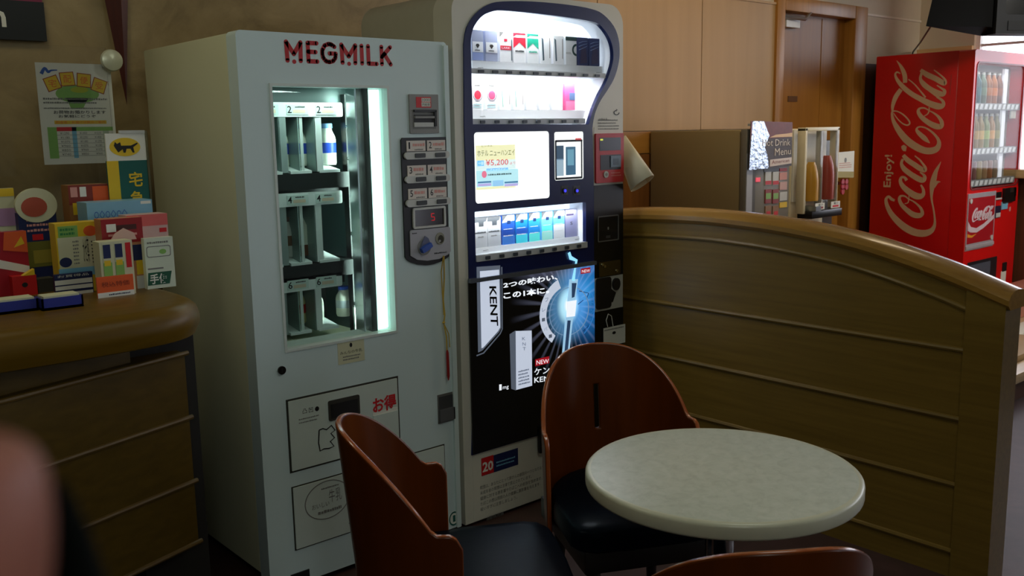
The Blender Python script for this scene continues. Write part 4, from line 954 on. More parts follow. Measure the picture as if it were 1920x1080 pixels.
# paper cone at the right side of the cigarette machine
q = [onx(x, y, 2.75) for x, y in ((1168, 258), (1186, 285), (1214, 338), (1174, 357), (1168, 352))]
b = MB()
n = 14; A = Vector((2.752, 2.53, 1.335)); B = Vector((2.765, 2.425, 1.168)); r1, r2 = 0.030, 0.060
ax = (B-A).normalized(); s1 = Vector((1, 0, 0)); s1 = (s1-ax*s1.dot(ax)).normalized(); s2 = ax.cross(s1)
vs = []; fs = []
for k in range(n+1):
    t = 2*PI*k/n*1.04; sp = 1+0.06*k/n
    for P_, r_ in ((A, r1), (B, r2)): vs.append(tuple(P_+(s1*math.cos(t)*0.5+s2*math.sin(t))*r_*sp+s1*0.012))
for k in range(n): fs.append((2*k, 2*k+1, 2*k+3, 2*k+2))
b.add(vs, fs, mat('rolled_paper', (226, 218, 188), 0.6), True)
o = build('paper_cup_sleeve', b, recalc=False); md = o.modifiers.new('wall', 'SOLIDIFY'); md.thickness = 0.002
centre(o); tag(o, 'rolled cream paper cone stuck on the right side of the cigarette machine', 'paper')
# hanging white tag
tg = thing('paper_tag', 'white paper tag hanging by a string under the cigarette coin plate', 'tag', (*[fp(1148, 640)[0]], YF-0.01, fp(1148, 640)[1]))
b = MB(FRONT()); xa, xb = fp(1128.5, 630)[0], fp(1169, 630)[0]; za, zb = fp(1148, 646)[1], fp(1148, 611)[1]
b.rect(xa, za, xb, zb, 0.008, 0.0095, PAPER); b.lines(xa+0.004, zb-0.014, xb-0.004, zb-0.006, 1, 0.010, GINK, 0.6, 3); b.poly(ell((xa+xb)/2-0.003, zb-0.026, 0.010, 0.006, 14), 0.0095, 0.010, INK)
build('tag_card', b, tg)
b = MB(); q = [fp(*p) for p in ((1136, 612), (1133, 600), (1137, 588), (1143, 592), (1146, 611))]; b.tube([(a, YF-0.010, z) for a, z in q], 0.0018, PAPER, 6); build('tag_string', b, tg)

# ================================================================== LOW PARTITION
PX0, PX1 = 2.774, 2.873
PART = wood('partition_oak', (102, 78, 24), (118, 92, 34), 'Y', 0.38, 1.0, 0.05, 0.45)
CAPW = wood('partition_cap', (138, 100, 40), (156, 116, 50), 'Y', 0.26, 1.0, 0.4)
TOPC = catmull([(3.40, 0.90), (3.0, 1.0), (2.53, 1.058), (2.2, 1.073), (1.95, 1.068), (1.73, 1.052), (1.51, 1.022), (1.26, 0.962), (1.06, 0.898)], 6)
pt = thing('low_partition', 'curved-top brown oak partition running behind the table with horizontal beads', 'partition', ((PX0+PX1)/2, 2.2, 0))
b = MB(SIDE(PX0)); pl = [(-p.x, p.y-0.03) for p in TOPC]; b.poly([(-3.40, 0.0)]+pl+[(-1.06, 0.0)], -(PX1-PX0), 0, PART); build('panel', b, pt)
b = MB(); K = 10; prof = [(math.cos(t)*0.068, -0.012+max(-0.022, math.sin(t)*0.034)) for t in [PI+0.7-(PI+1.4)*k/K for k in range(K+1)]]
CAPC = list(TOPC)+[Vector((1.050, 0.8952))]; vs = []; fs = []; N = len(CAPC)
for p in CAPC:
    for a, h in prof: vs.append(((PX0+PX1)/2+a, p.x, p.y-0.012+h))
K1 = K+1
for i in range(N-1):
    for k in range(K1): fs.append((i*K1+k, i*K1+(k+1) % K1, (i+1)*K1+(k+1) % K1, (i+1)*K1+k))
fs += [tuple(range(K1)), tuple(reversed(range((N-1)*K1, N*K1)))]
b.add(vs, fs, CAPW, False); build('cap_rail', b, pt)
YE = 1.172
def bead(pts, r=0.0085):
    b = MB(); b.tube([(PX0, y, z) for y, z in pts], r, PART, 8); build('bead_moulding', b, pt)
bead([(p.x, p.y-0.098) for p in TOPC if p.x >= YE]+[(YE, 0.838)])
for (a, c_) in (((1170, 554), (1811, 661)), ((1222, 666), (1801, 784)), ((1538, 840), (1788, 911)), ((1571, 965), (1778, 1033))):
    p = onx(*a, PX0); q = onx(*c_, PX0); zz = (p.z+q.z)/2; bead([(3.39, zz), (YE, zz)])
b = MB(SIDE(PX0)); tc_ = [(-p.x, p.y-0.035) for p in TOPC if p.x < YE]
b.poly([(-YE, 0.0), (-YE, 0.92)]+tc_+[(-1.06, 0.0)], 0, 0.009, PART); build('end_post', b, pt)

# ================================================================== TABLE
tx, ty, tz, tr = 1.53, 1.12, 0.68, 0.279
tb = thing('round_cafe_table', 'small round cafe table with cream speckled top on a chrome post', 'table', (tx, ty, 0))
TOPM = stone('cream_speckle_laminate', (190, 194, 180), (202, 206, 192), (212, 214, 202), 40, 0.36)
EDGEM = mat('cream_edge_band', (206, 204, 180), 0.3)
b = MB(); b.lathe([(0, -0.034), (tr-0.006, -0.034), (tr-0.0015, -0.031), (tr, -0.027), (tr, -0.008), (tr-0.0012, -0.004), (tr-0.0045, -0.0012), (tr-0.010, -0.0006)], EDGEM, n=72, base=tz); build('edge_band', b, tb, True)
b = MB(); b.lathe([(0, -0.03), (tr-0.010, -0.03), (tr-0.010, -0.001), (tr-0.014, 0.0), (0, 0.0)], TOPM, n=72, base=tz, smooth=False); build('tabletop', b, tb, True)
b = MB(); b.lathe([(0, 0.03), (0.03, 0.03), (0.03, tz-0.05), (0, tz-0.05)], CHROME, n=24); b.lathe([(0, tz-0.05), (0.11, tz-0.05), (0.11, tz-0.036), (0, tz-0.036)], BLACKP, n=24); build('post', b, tb, True)
b = MB(); b.lathe([(0, 0), (0.15, 0), (0.15, 0.01), (0.13, 0.022), (0.05, 0.034), (0, 0.036)], BLACKP, n=48); build('base_plate', b, tb, True)

# ================================================================== CHAIRS
CH_R, CH_XS, CH_REC, CH_ZT, CH_ZS, CH_W, CH_PW, CH_SE = 0.214, 0.0, 0.087, 0.785, 0.606, 0.84, 2.486, 0.091
SHELL = wood('cherry_plywood', (84, 36, 2), (97, 43, 4), 'Z', 0.3, 0.5, 0.04, 0.25)
EDGEW = wood('cherry_edge', (150, 74, 34), (170, 90, 44), 'Z', 0.22, 1.0, 0.5)
VINYL = mat('black_vinyl', (9, 16, 25), 0.3, spec=0.12, noise=0.15, scale=60, bump=0.05)
VINYL.node_tree.nodes['Principled BSDF'].inputs['IOR'].default_value = 1.22; VINYL.node_tree.nodes['Principled BSDF'].inputs['Specular Tint'].default_value = (0.62, 0.85, 1.0, 1)  # blue in base and tint paints the lit advert's reflection into the seats
LEGM = mat('dark_leg', (26, 20, 16), 0.4)
def ch_top(s):
    a = abs(s); t = min(a/CH_W, 1)**CH_PW
    return CH_ZT-(CH_ZT-CH_ZS)*t-(max(0, a-0.93)/0.07)**2*0.03
def ch_pt(s, z, th=0.0):
    ph = s*PI/2; R_ = CH_R-th
    return (CH_XS-R_*math.cos(ph)-CH_REC*(z-0.45)*math.cos(ph), R_*math.sin(ph)*(1+CH_SE*(z-0.45)), z)
def make_chair(label, x, y, ang):
    t = thing('tub_chair', label, 'chair', (x, y, 0), 'tub chairs around the cafe table', ang)
    S = sorted(set([round(-1+2*k/56, 5) for k in range(57)]+[-0.022, 0.022])); S = [s for s in S if abs(s) > 0.0001 or s == 0]
    S = [s for s in S if not (0 < abs(s) < 0.02)]
    T = [0, 0.12, 0.25, 0.38, 0.46, 0.5, 0.6, 0.7, 0.74, 0.82, 0.9, 0.96, 1.0]; zb = 0.34; th = 0.013
    nS, nT = len(S), len(T); vs = []; fs = []; ef = []
    for L in (0, th):
        for s in S:
            zt = ch_top(s)-(0.0 if L == 0 else 0.0)
            for q in T: vs.append(ch_pt(s, zb+(zt-zb)*q, L))
    I = lambda l, i, j: l*nS*nT+i*nT+j
    hole = lambda i, j: abs((S[i]+S[i+1])/2) < 0.02 and 0.46 <= T[j] < 0.74
    for i in range(nS-1):
        for j in range(nT-1):
            if hole(i, j):
                if j == 0 or not hole(i, j-1): fs.append((I(0, i, j), I(0, i+1, j), I(1, i+1, j), I(1, i, j)))
                if not hole(i, j+1): fs.append((I(0, i, j+1), I(1, i, j+1), I(1, i+1, j+1), I(0, i+1, j+1)))
                if not hole(i-1, j): fs.append((I(0, i, j), I(1, i, j), I(1, i, j+1), I(0, i, j+1)))
                if not hole(i+1, j): fs.append((I(0, i+1, j), I(0, i+1, j+1), I(1, i+1, j+1), I(1, i+1, j)))
                continue
            fs.append((I(0, i, j), I(0, i, j+1), I(0, i+1, j+1), I(0, i+1, j))); fs.append((I(1, i, j), I(1, i+1, j), I(1, i+1, j+1), I(1, i, j+1)))
        ef.append((I(0, i, nT-1), I(1, i, nT-1), I(1, i+1, nT-1), I(0, i+1, nT-1))); fs.append((I(0, i, 0), I(0, i+1, 0), I(1, i+1, 0), I(1, i, 0)))
    for j in range(nT-1):
        ef.append((I(0, 0, j), I(1, 0, j), I(1, 0, j+1), I(0, 0, j+1))); ef.append((I(0, nS-1, j), I(0, nS-1, j+1), I(1, nS-1, j+1), I(1, nS-1, j)))
    b = MB(); b.add(vs, fs, SHELL, True); k0 = len(b.f); b.mats.append(EDGEW)
    for f in ef: b.f.append(f); b.mi.append(1); b.sm.append(False)
    o = build('backrest_shell', b, t, True)
    md = o.modifiers.new('round', 'BEVEL'); md.width = 0.004; md.segments = 2; md.limit_method = 'ANGLE'; md.angle_limit = math.radians(50)
    # seat cushion
    out = [(-(CH_R-0.022)*math.cos(a), (CH_R-0.022)*math.sin(a)) for a in [PI/2-PI*k/14 for k in range(15)]]
    fr = rrect(-0.1, -0.215, 0.245, 0.215, 0.055, 6)
    out = [(-(CH_R-0.02)*math.cos(a)+0.0, -(CH_R-0.02)*math.sin(a)) for a in [PI/2*0.96-PI*0.96*k/16 for k in range(17)]]
    # clockwise back arc from +angle to -angle, then round the front
    arc = [(-(CH_R-0.02)*math.cos(a), (CH_R-0.02)*math.sin(a)) for a in [PI/2-PI*k/16 for k in range(17)]]
    front = [(0.03, -0.205), (0.19, -0.212), (0.222, -0.200), (0.240, -0.17), (0.247, -0.09), (0.249, 0.0), (0.247, 0.09), (0.240, 0.17), (0.222, 0.200), (0.19, 0.212), (0.03, 0.205)]
    loop = arc+front; n = len(loop); vs = []; fs = []
    rings = [(0.94, 0.385), (1.0, 0.395), (1.0, 0.425), (0.985, 0.437), (0.95, 0.444), (0.8, 0.449), (0.4, 0.452)]
    for sc_, z in rings: vs += [(0.02+(p[0]-0.02)*sc_, p[1]*sc_, z) for p in loop]
    for r_ in range(len(rings)-1):
        for k in range(n): fs.append((r_*n+k, r_*n+(k+1) % n, (r_+1)*n+(k+1) % n, (r_+1)*n+k))
    fs += [tuple(reversed(range(n))), tuple(range((len(rings)-1)*n, len(rings)*n))]
    b = MB(); b.add(vs, fs, VINYL, True); build('seat_cushion', b, t, True)
    b = MB(); b.box(-0.16, 0.215, -0.185, 0.185, 0.325, 0.386, LEGM, 0.006); build('seat_frame', b, t, True)
    for sx, sy in ((0.18, 0.15), (0.18, -0.15), (-0.14, 0.13), (-0.14, -0.13)):
        b = MB(); b.tube([(sx, sy, 0.36), (sx*1.12, sy*1.12, 0.0)], [0.018, 0.013], LEGM, 12); build('leg', b, t, True)
    return t
make_chair('reddish-brown plywood tub chair with black seat standing before the milk machine', 1.159, 1.543, -0.573)
make_chair('reddish-brown plywood tub chair showing its slotted back, beyond the round table', 1.755, 1.589, -2.032)
make_chair('reddish-brown tub chair at the bottom edge, only its top rim showing before the table', 1.237, 0.882, 0.956)

# ================================================================== COUNTER
CT = 0.995
CWOOD = wood('counter_oak', (90, 65, 6), (104, 77, 11), 'X', 0.4, 0.8, 0.0, 0.25)
CFACE = wood('counter_face', (72, 54, 6), (84, 64, 12), 'X', 0.45, 0.8, 0.0, 0.2)
ct_ = thing('reception_counter', 'brown wooden counter with rounded top at left, crowded with small boxes', 'counter', (0.2, 2.5, 0))
edge = catmull([(-1.6, 1.99), (-0.6, 2.02), (0.1, 2.04), (0.42, 2.046), (0.63, 2.05), (0.79, 2.075), (0.875, 2.15), (0.895, 2.25), (0.895, 2.45), (0.9, 2.8), (0.9, 3.1), (0.9, 3.40)], 5)
xy = [(p.x, p.y) for p in edge]+[(-1.6, 3.40)]
def inset(L, d):
    n = len(L); o = []
    for i in range(n):
        a, b_, c_ = Vector(L[i-1]), Vector(L[i]), Vector(L[(i+1) % n]); t = (c_-a).normalized(); o.append((b_.x-t.y*d, b_.y+t.x*d))
    return o
lay = [(0.03, CT-0.085), (0.012, CT-0.080), (0.0, CT-0.055), (0.0, CT-0.035), (0.006, CT-0.016), (0.02, CT-0.003), (0.036, CT)]
vs = []; fs = []; n = len(xy)
for dd, z in lay: vs += [(p[0], p[1], z) for p in inset(xy, dd)]
for r_ in range(len(lay)-1):
    for k in range(n): fs.append((r_*n+k, r_*n+(k+1) % n, (r_+1)*n+(k+1) % n, (r_+1)*n+k))
fs += [tuple(reversed(range(n))), tuple(range((len(lay)-1)*n, len(lay)*n))]
b = MB(); b.add(vs, fs, CWOOD, True); build('countertop', b, ct_)
F0, F1 = Vector((0.866, 2.236)), Vector((-1.5, 1.42)); F1 = F0+(Vector((0.419, 2.080))-F0).normalized()*2.4
b = MB(); A = [(F0.x, F0.y, 0.355), (F1.x, F1.y, 0.355), (-1.4, 3.3, 0.355), (F0.x, 3.3, 0.355)]; b.hull_quad(A, [(p[0], p[1], 0.85) for p in A], CFACE); build('front_panel', b, ct_)
b = MB(); A = [(F0.x-0.13, F0.y+0.0, 0.85), (F1.x+0.02, F1.y+0.06, 0.85), (-1.38, 3.28, 0.85), (F0.x-0.13, 3.28, 0.85)]; b.hull_quad(A, [(p[0], p[1], CT-0.084) for p in A], CFACE); build('upper_panel', b, ct_)
b = MB(); b.box(F0.x-0.12, F0.x+0.045, F0.y+0.05, 3.27, 0.0, CT-0.085, mat('counter_end_dark', (24, 20, 12), 0.6)); build('dark_end_block', b, ct_)  # near-black block at the counter's right end, set back from the face
CBEAD = wood('counter_bead', (82, 60, 10), (94, 70, 15), 'X', 0.5, 0.8)
dv = (F1-F0).normalized(); nv = Vector((-dv.y, dv.x)); nv = nv if nv.y < 0 else -nv
for z in (0.85, 0.687, 0.521, 0.36):
    b = MB(); b.tube([(F0.x+nv.x*0.002-dv.x*0.008, F0.y+nv.y*0.002-dv.y*0.008, z), (F1.x, F1.y, z)], 0.0062, CBEAD, 8); build('bead_moulding', b, ct_)
b = MB(); A = [(F0.x-0.13, F0.y+0.08, 0), (F1.x, F1.y+0.08, 0), (-1.4, 3.25, 0), (F0.x-0.13, 3.25, 0)]; b.hull_quad(A, [(p[0], p[1], 0.355) for p in A], BLACKP); build('plinth', b, ct_)

# ------------------------------------------------ things on the counter
GB = 'small boxes on the counter'
def cbox(name, label, cat, Y, x0, y0, x1, y1, depth, m, art=None, zb=CT, group=GB, base_px=False):
    """box standing on the counter; its upper edges and sides are where they show"""
    xm, ym = (x0+x1)/2, (y0+y1)/2
    xa, xb = fp(x0, ym, Y)[0], fp(x1, ym, Y)[0]; zt = fp(xm, y0, Y)[1]
    b = MB(FRONT(Y)); b.rect(xa, zb, xb, zt, -depth, 0, m)
    if art: art(b, xa, xb, zb, zt)
    o = build(name, b); centre(o); tag(o, label, cat, group); return o
def Yat(px, py): return onz(px, py, CT).y
def PQ(b, xa, xb, za, zb, r, m, c=0.0008): b.rect(xa+(xb-xa)*r[0], za+(zb-za)*r[1], xa+(xb-xa)*r[2], za+(zb-za)*r[3], 0, c, m)
def art_yellow(b, xa, xb, za, zb):
    w, h = xb-xa, zb-za
    PQ(b, xa, xb, za, zb, (0.03, 0.36, 0.97, 0.80), CREAMP); PQ(b, xa, xb, za, zb, (0.06, 0.80, 0.50, 0.96), LGRN); b.poly(ell(xa+w*0.78, za+h*0.87, w*0.15, h*0.075, 20), 0, 0.0012, ORI)
    b.poly(ell(xa+w*0.17, za+h*0.45, w*0.14, h*0.07, 18), 0.0008, 0.0014, NAVYI); PQ(b, xa, xb, za, zb, (0.0, 0.24, 1.0, 0.36), SKYI, 0.001)
    b.text('かぜ薬', xa+w*0.58, za+h*0.42, xa+w*0.72, za+h*0.78, 0.0016, INK, 0.0); b.lines(xa+w*0.36, za+h*0.40, xa+w*0.5, za+h*0.76, 7, 0.0014, GINK, 0.5, 4); b.lines(xa+w*0.78, za+h*0.40, xa+w*0.92, za+h*0.74, 7, 0.0014, INK, 0.5, 5)
    b.lines(xa+w*0.1, za+h*0.82, xa+w*0.46, za+h*0.94, 2, 0.0014, GRNI, 0.6, 33)
Y1 = Yat(140, 552)
yb = cbox('medicine_box', 'yellow and cream medicine box with orange spot standing near the blue tray', 'box', Y1+0.02, 106, 417, 189, 508, 0.05, YELI, art_yellow)
def art_bluebase(b, xa, xb, za, zb):
    PQ(b, xa, xb, za, zb, (0, 0.80, 1, 1.0), NAVYI); PQ(b, xa, xb, za, zb, (0, 0.5, 0.98, 0.72), PAPER); PQ(b, xa, xb, za, zb, (0, 0.26, 0.98, 0.44), PAPER); PQ(b, xa, xb, za, zb, (0.02, 0.0, 0.98, 0.14), PAPER)
    b.text('お買得品', xa+(xb-xa)*0.08, za+(zb-za)*0.84, xb-(xb-xa)*0.1, za+(zb-za)*0.96, 0.0014, PAPER)
cbox('price_stand', 'navy and white striped price card in front of the yellow medicine box', 'card', Y1, 103, 512, 175, 555, 0.012, NAVYI, art_bluebase, group=None)
Y2 = Yat(215, 556)
def art_packs(b, xa, xb, za, zb):
    for k in (0, 1):
        u = 0.08+k*0.36
        PQ(b, xa, xb, za, zb, (u, 0.36, u+0.26, 0.97), CREAMP); PQ(b, xa, xb, za, zb, (u+0.02, 0.70, u+0.24, 0.95), NAVYI, 0.0012); PQ(b, xa, xb, za, zb, (u+0.0, 0.36, u+0.26, 0.62), LGRN, 0.0012); PQ(b, xa, xb, za, zb, (u+0.03, 0.56, u+0.22, 0.66), YELI, 0.0014)
    PQ(b, xa, xb, za, zb, (0.78, 0.5, 0.94, 0.96), RED)
cbox('lozenge_display', 'cream display with green and navy packs standing on an orange tray', 'box', Y2+0.01, 188, 452, 250, 520, 0.05, CREAMP, art_packs)
def art_orange(b, xa, xb, za, zb):
    PQ(b, xa, xb, za, zb, (0, 0, 1, 0.24), PAPER); b.text('税込特価', xa+(xb-xa)*0.12, za+(zb-za)*0.5, xb-(xb-xa)*0.12, za+(zb-za)*0.75, 0.0014, mat('brown_ink', (120, 40, 20), 0.5)); b.lines(xa+(xb-xa)*0.3, za+(zb-za)*0.05, xb-(xb-xa)*0.05, za+(zb-za)*0.2, 1, 0.0012, NAVYI, 0.5, 9)
cbox('price_card', 'orange price card with white bottom strip at the counter front', 'card', Y2, 182, 517, 251, 557, 0.006, ORI, art_orange, group=None)
def art_red(b, xa, xb, za, zb):
    PQ(b, xa, xb, za, zb, (0, 0.66, 1, 1), mat('crimson_card', (150, 22, 28), 0.45)); PQ(b, xa, xb, za, zb, (0.12, 0.82, 0.35, 0.93), PAPER, 0.0014); PQ(b, xa, xb, za, zb, (0.15, 0.76, 0.85, 0.79), PINKI, 0.0014); PQ(b, xa, xb, za, zb, (0.35, 0.84, 0.85, 0.91), mat('dark_brown_ink', (70, 24, 16), 0.5), 0.0014)
    PQ(b, xa, xb, za, zb, (0.72, 0.4, 0.98, 0.62), NAVYI, 0.001); PQ(b, xa, xb, za, zb, (0.78, 0.2, 0.98, 0.4), YELI, 0.001); PQ(b, xa, xb, za, zb, (0.76, 0.0, 1.0, 0.18), LGREY, 0.001); PQ(b, xa, xb, za, zb, (0.05, 0.5, 0.6, 0.66), mat('brown_ink', (120, 40, 20), 0.5))
cbox('snack_box', 'tall crimson topped box behind the orange price card', 'box', Y2+0.08, 194, 409, 271, 546, 0.05, mat('salmon_card', (190, 130, 90), 0.5), art_red)
b = MB(FRONT(Y2+0.07)); cx, cz = fp(232, 441, Y2+0.07); b.poly([(cx-0.035, cz-0.012), (cx+0.03, cz-0.012), (cx+0.024, cz+0.005), (cx, cz+0.018), (cx-0.022, cz+0.006)], 0, 0.003, mat('blush_card', (214, 176, 160), 0.5))
o = build('price_flag', b); centre(o); tag(o, 'blush pink house-shaped price flag on the crimson topped box', 'card')
Y3 = Yat(300, 540)
def art_post(b, xa, xb, za, zb):
    w, h = xb-xa, zb-za
    b.plate(rrect(xa+w*0.06, za+h*0.62, xb-w*0.1, za+h*0.84, 0.006), [rrect(xa+w*0.08, za+h*0.635, xb-w*0.12, za+h*0.825, 0.005)], 0, 0.001, GINK)
    b.poly([(xa+w*0.02, za+h*0.07), (xb-w*0.22, za+h*0.07), (xb-w*0.12, za+h*0.32), (xa+w*0.06, za+h*0.32)], 0, 0.0008, mat('post_green', (18, 84, 60), 0.45)); b.text('手便', xa+w*0.1, za+h*0.09, xb-w*0.26, za+h*0.29, 0.0014, PAPER, 0.02)
    b.lines(xa+w*0.1, za+h*0.87, xb-w*0.14, za+h*0.95, 1, 0.001, GINK, 0.5, 3); b.poly(ell(xa+w*0.62, za+h*0.72, w*0.12, h*0.05, 14), 0, 0.001, LGRN); PQ(b, xa, xb, za, zb, (0.06, 0.38, 0.6, 0.41), GINK)
cbox('delivery_leaflet', 'pale green-white delivery card with dark green lettering at the counter end', 'card', Y3, 273, 445, 327, 540, 0.02, mat('pale_mint_card', (206, 216, 196), 0.5), art_post, group=None)
def art_pink(b, xa, xb, za, zb):
    PQ(b, xa, xb, za, zb, (0, 0.84, 1, 1), mat('coral_card', (210, 96, 92), 0.5)); PQ(b, xa, xb, za, zb, (0.78, 0.74, 0.96, 0.80), RED)
cbox('tissue_box', 'pink and pale box behind the delivery card', 'box', Y3+0.06, 240, 402, 316, 480, 0.06, mat('pale_pink_card', (206, 172, 164), 0.5), art_pink)
def art_lblue(b, xa, xb, za, zb):
    b.text('○◇○◇○◇', xa+(xb-xa)*0.1, zb-(zb-za)*0.20, xa+(xb-xa)*0.6, zb-(zb-za)*0.10, 0.001, BLUEI); PQ(b, xa, xb, za, zb, (0, 0.70, 0.62, 0.73), BLUEI); PQ(b, xa, xb, za, zb, (0.82, 0.95, 0.98, 0.985), PAPER)
cbox('mask_box', 'wide light blue box at the back of the counter', 'box', Y3+0.15, 163, 377, 286, 412, 0.08, mat('light_blue_card', (130, 180, 204), 0.35), art_lblue)
def art_brown(b, xa, xb, za, zb):
    PQ(b, xa, xb, za, zb, (0, 0.80, 1, 1), mat('brick_card', (130, 44, 30), 0.5)); PQ(b, xa, xb, za, zb, (0.05, 0.88, 0.22, 0.98), PINKI, 0.0014); PQ(b, xa, xb, za, zb, (0.28, 0.88, 0.44, 0.98), PAPER, 0.0014); PQ(b, xa, xb, za, zb, (0.08, 0.70, 0.42, 0.82), YELI, 0.0014); PQ(b, xa, xb, za, zb, (0.6, 0.8, 1, 0.98), ORI, 0.0012)
cbox('sweets_box', 'brown and brick red sweets box with yellow patch at the counter back', 'box', Y3+0.25, 130, 346, 205, 420, 0.06, mat('tan_card', (150, 100, 50), 0.5), art_brown)
# delivery sign with black cat emblem
YS = Y3+0.24
sg = thing('delivery_sign', 'tall stand sign with a black animal in a yellow oval above green', 'sign', (fp(240, 300, YS)[0], YS, CT))
xa, xb = fp(201, 300, YS)[0], fp(275, 300, YS)[0]; zt = fp(240, 250, YS)[1]; zm = fp(240, 301, YS)[1]
b = MB(FRONT(YS)); b.rect(xa, zm, xb, zt, -0.008, 0, PAPER); w = xb-xa; cx, cz = (xa+xb)/2-0.003, (zm+zt)/2
b.poly(ell(cx, cz, w*0.39, (zt-zm)*0.34, 32), 0, 0.0008, YELI)
u = w*0.33; h = (zt-zm)*0.26
b.poly([(cx-u*0.75, cz+h*0.75), (cx-u*0.6, cz+h*0.45), (cx-u*0.35, cz+h*0.7), (cx-u*0.3, cz+h*0.2), (cx+u*0.45, cz+h*0.2), (cx+u*0.95, cz+h*0.6), (cx+u*1.0, cz+h*0.45), (cx+u*0.62, cz-h*0.05), (cx+u*0.7, cz-h*0.8), (cx+u*0.55, cz-h*0.8), (cx+u*0.4, cz-h*0.25), (cx+u*0.1, cz-h*0.25), (cx+u*0.0, cz-h*0.8), (cx-u*0.15, cz-h*0.8), (cx-u*0.2, cz-h*0.3), (cx-u*0.55, cz-h*0.75), (cx-u*0.7, cz-h*0.3), (cx-u*0.85, cz+h*0.2)], 0.0008, 0.0014, INK)
build('emblem_panel', b, sg)
b = MB(FRONT(YS)); b.rect(xa-0.002, CT, xb, zm, -0.008, 0, TEAL); b.rect(xa-0.002, CT, xa+w*0.27, zm, 0, 0.0008, YELI)
for k, ch in enumerate('宅急便'): z = zm-0.035-k*0.052; b.text(ch, xa+w*0.5, z-0.036, xa+w*0.85, z+0.004, 0.001, YELI, 0.02)
build('green_panel', b, sg)
b = MB(FRONT(YS)); b.rect(xb+0.001, CT, xb+0.006, zt+0.006, -0.012, 0.004, glass('clear_acrylic', (0.9, 0.95, 0.92), 1.5)); b.rect(xa+w*0.35, zt, xb, zt+0.008, -0.006, 0.002, LGREY); build('acrylic_holder', b, sg)
# round-topped navy sign
YN = Yat(60, 548)+0.12
b = MB(FRONT(YN)); cx, cz = fp(68, 385, YN); xa, xb = fp(36, 430, YN)[0], fp(108, 430, YN)[0]; zt = fp(70, 398, YN)[1]
b.rect(xa, CT, xb, zt, -0.03, 0, NAVYI); b.poly(ell(cx, cz, (xb-xa)*0.55, 0.045, 32), -0.012, 0.002, CREAMP); b.poly(ell(cx-0.006, cz-0.004, (xb-xa)*0.34, 0.026, 24), 0.002, 0.003, mat('terracotta_print', (176, 78, 56), 0.5))
h = zt-CT; w = xb-xa; b.lines(xa+w*0.2, zt-h*0.28, xb-w*0.1, zt-h*0.06, 3, 0.001, PINKI, 0.5, 6); b.rect(xa+w*0.32, zt-h*0.38, xa+w*0.6, zt-h*0.3, 0, 0.0012, RED); b.rect(xa+w*0.12, CT+h*0.25, xb-w*0.05, CT+h*0.6, 0, 0.001, mat('olive_print', (110, 108, 30), 0.5)); b.rect(xa+w*0.3, CT+h*0.3, xb-w*0.1, CT+h*0.48, 0.001, 0.0014, mat('mustard_print', (150, 136, 40), 0.5))
o = build('counter_display_card', b); centre(o); tag(o, 'navy display card with a round cream picture on top', 'display card')
def art_leaf(b, xa, xb, za, zb):
    PQ(b, xa, xb, za, zb, (0, 0.62, 1, 0.80), mat('lilac_print', (170, 130, 170), 0.5)); PQ(b, xa, xb, za, zb, (0, 0.92, 1, 1), YELI); PQ(b, xa, xb, za, zb, (0.1, 0.4, 0.9, 0.55), mat('lilac_print', (170, 130, 170), 0.5))
cbox('leaflet_stand', 'cream and lilac leaflet stand at the left edge of the counter', 'leaflet', YN+0.03, -40, 354, 30, 450, 0.02, CREAMP, art_leaf, group=None)
def art_bag(b, xa, xb, za, zb):
    w, h = xb-xa, zb-za
    b.poly([(xa, za+h*0.55), (xb, za+h*0.32), (xb, za+h*0.44), (xa, za+h*0.7)], 0, 0.001, PAPER); b.poly([(xa+w*0.55, za+h*0.72), (xb, za+h*0.66), (xb, zb), (xa+w*0.6, zb)], 0, 0.001, ORI); PQ(b, xa, xb, za, zb, (0, 0.7, 0.5, 1), mat('dusk_print', (110, 60, 70), 0.5)); b.poly([(xa+w*0.75, za+h*0.75), (xb-w*0.05, za+h*0.8), (xb-w*0.1, za+h*0.92)], 0.001, 0.0016, YELI)
YB = Yat(30, 560)+0.05
cbox('snack_pouch', 'large red snack pouch with white diagonal stripe at the left counter edge', 'snack', YB+0.01, -50, 436, 55, 560, 0.03, mat('crimson_foil', (170, 30, 44), 0.3), art_bag, group=None)
def art_tri(b, xa, xb, za, zb):
    w, h = xb-xa, zb-za
    b.poly([(xa+w*0.45, zb), (xb-w*0.05, zb+h*0.3), (xb-w*0.05, zb)], -0.02, 0, YELI); b.poly(ell((xa+xb)/2, za+h*0.55, w*0.12, h*0.12, 16), 0, 0.001, INK)
cbox('red_packet', 'small bright red packet with dark emblem and yellow peak behind the blue tray', 'packet', YB-0.02, 24, 517, 70, 558, 0.03, mat('signal_red', (196, 22, 22), 0.4), art_tri, group=None)
cbox('dark_carton', 'plain dark grey carton between the red packet and the price card', 'box', YB, 71, 522, 103, 556, 0.04, mat('charcoal_card', (54, 54, 46), 0.5))
TRAYB = mat('tray_blue', (42, 52, 140), 0.4)
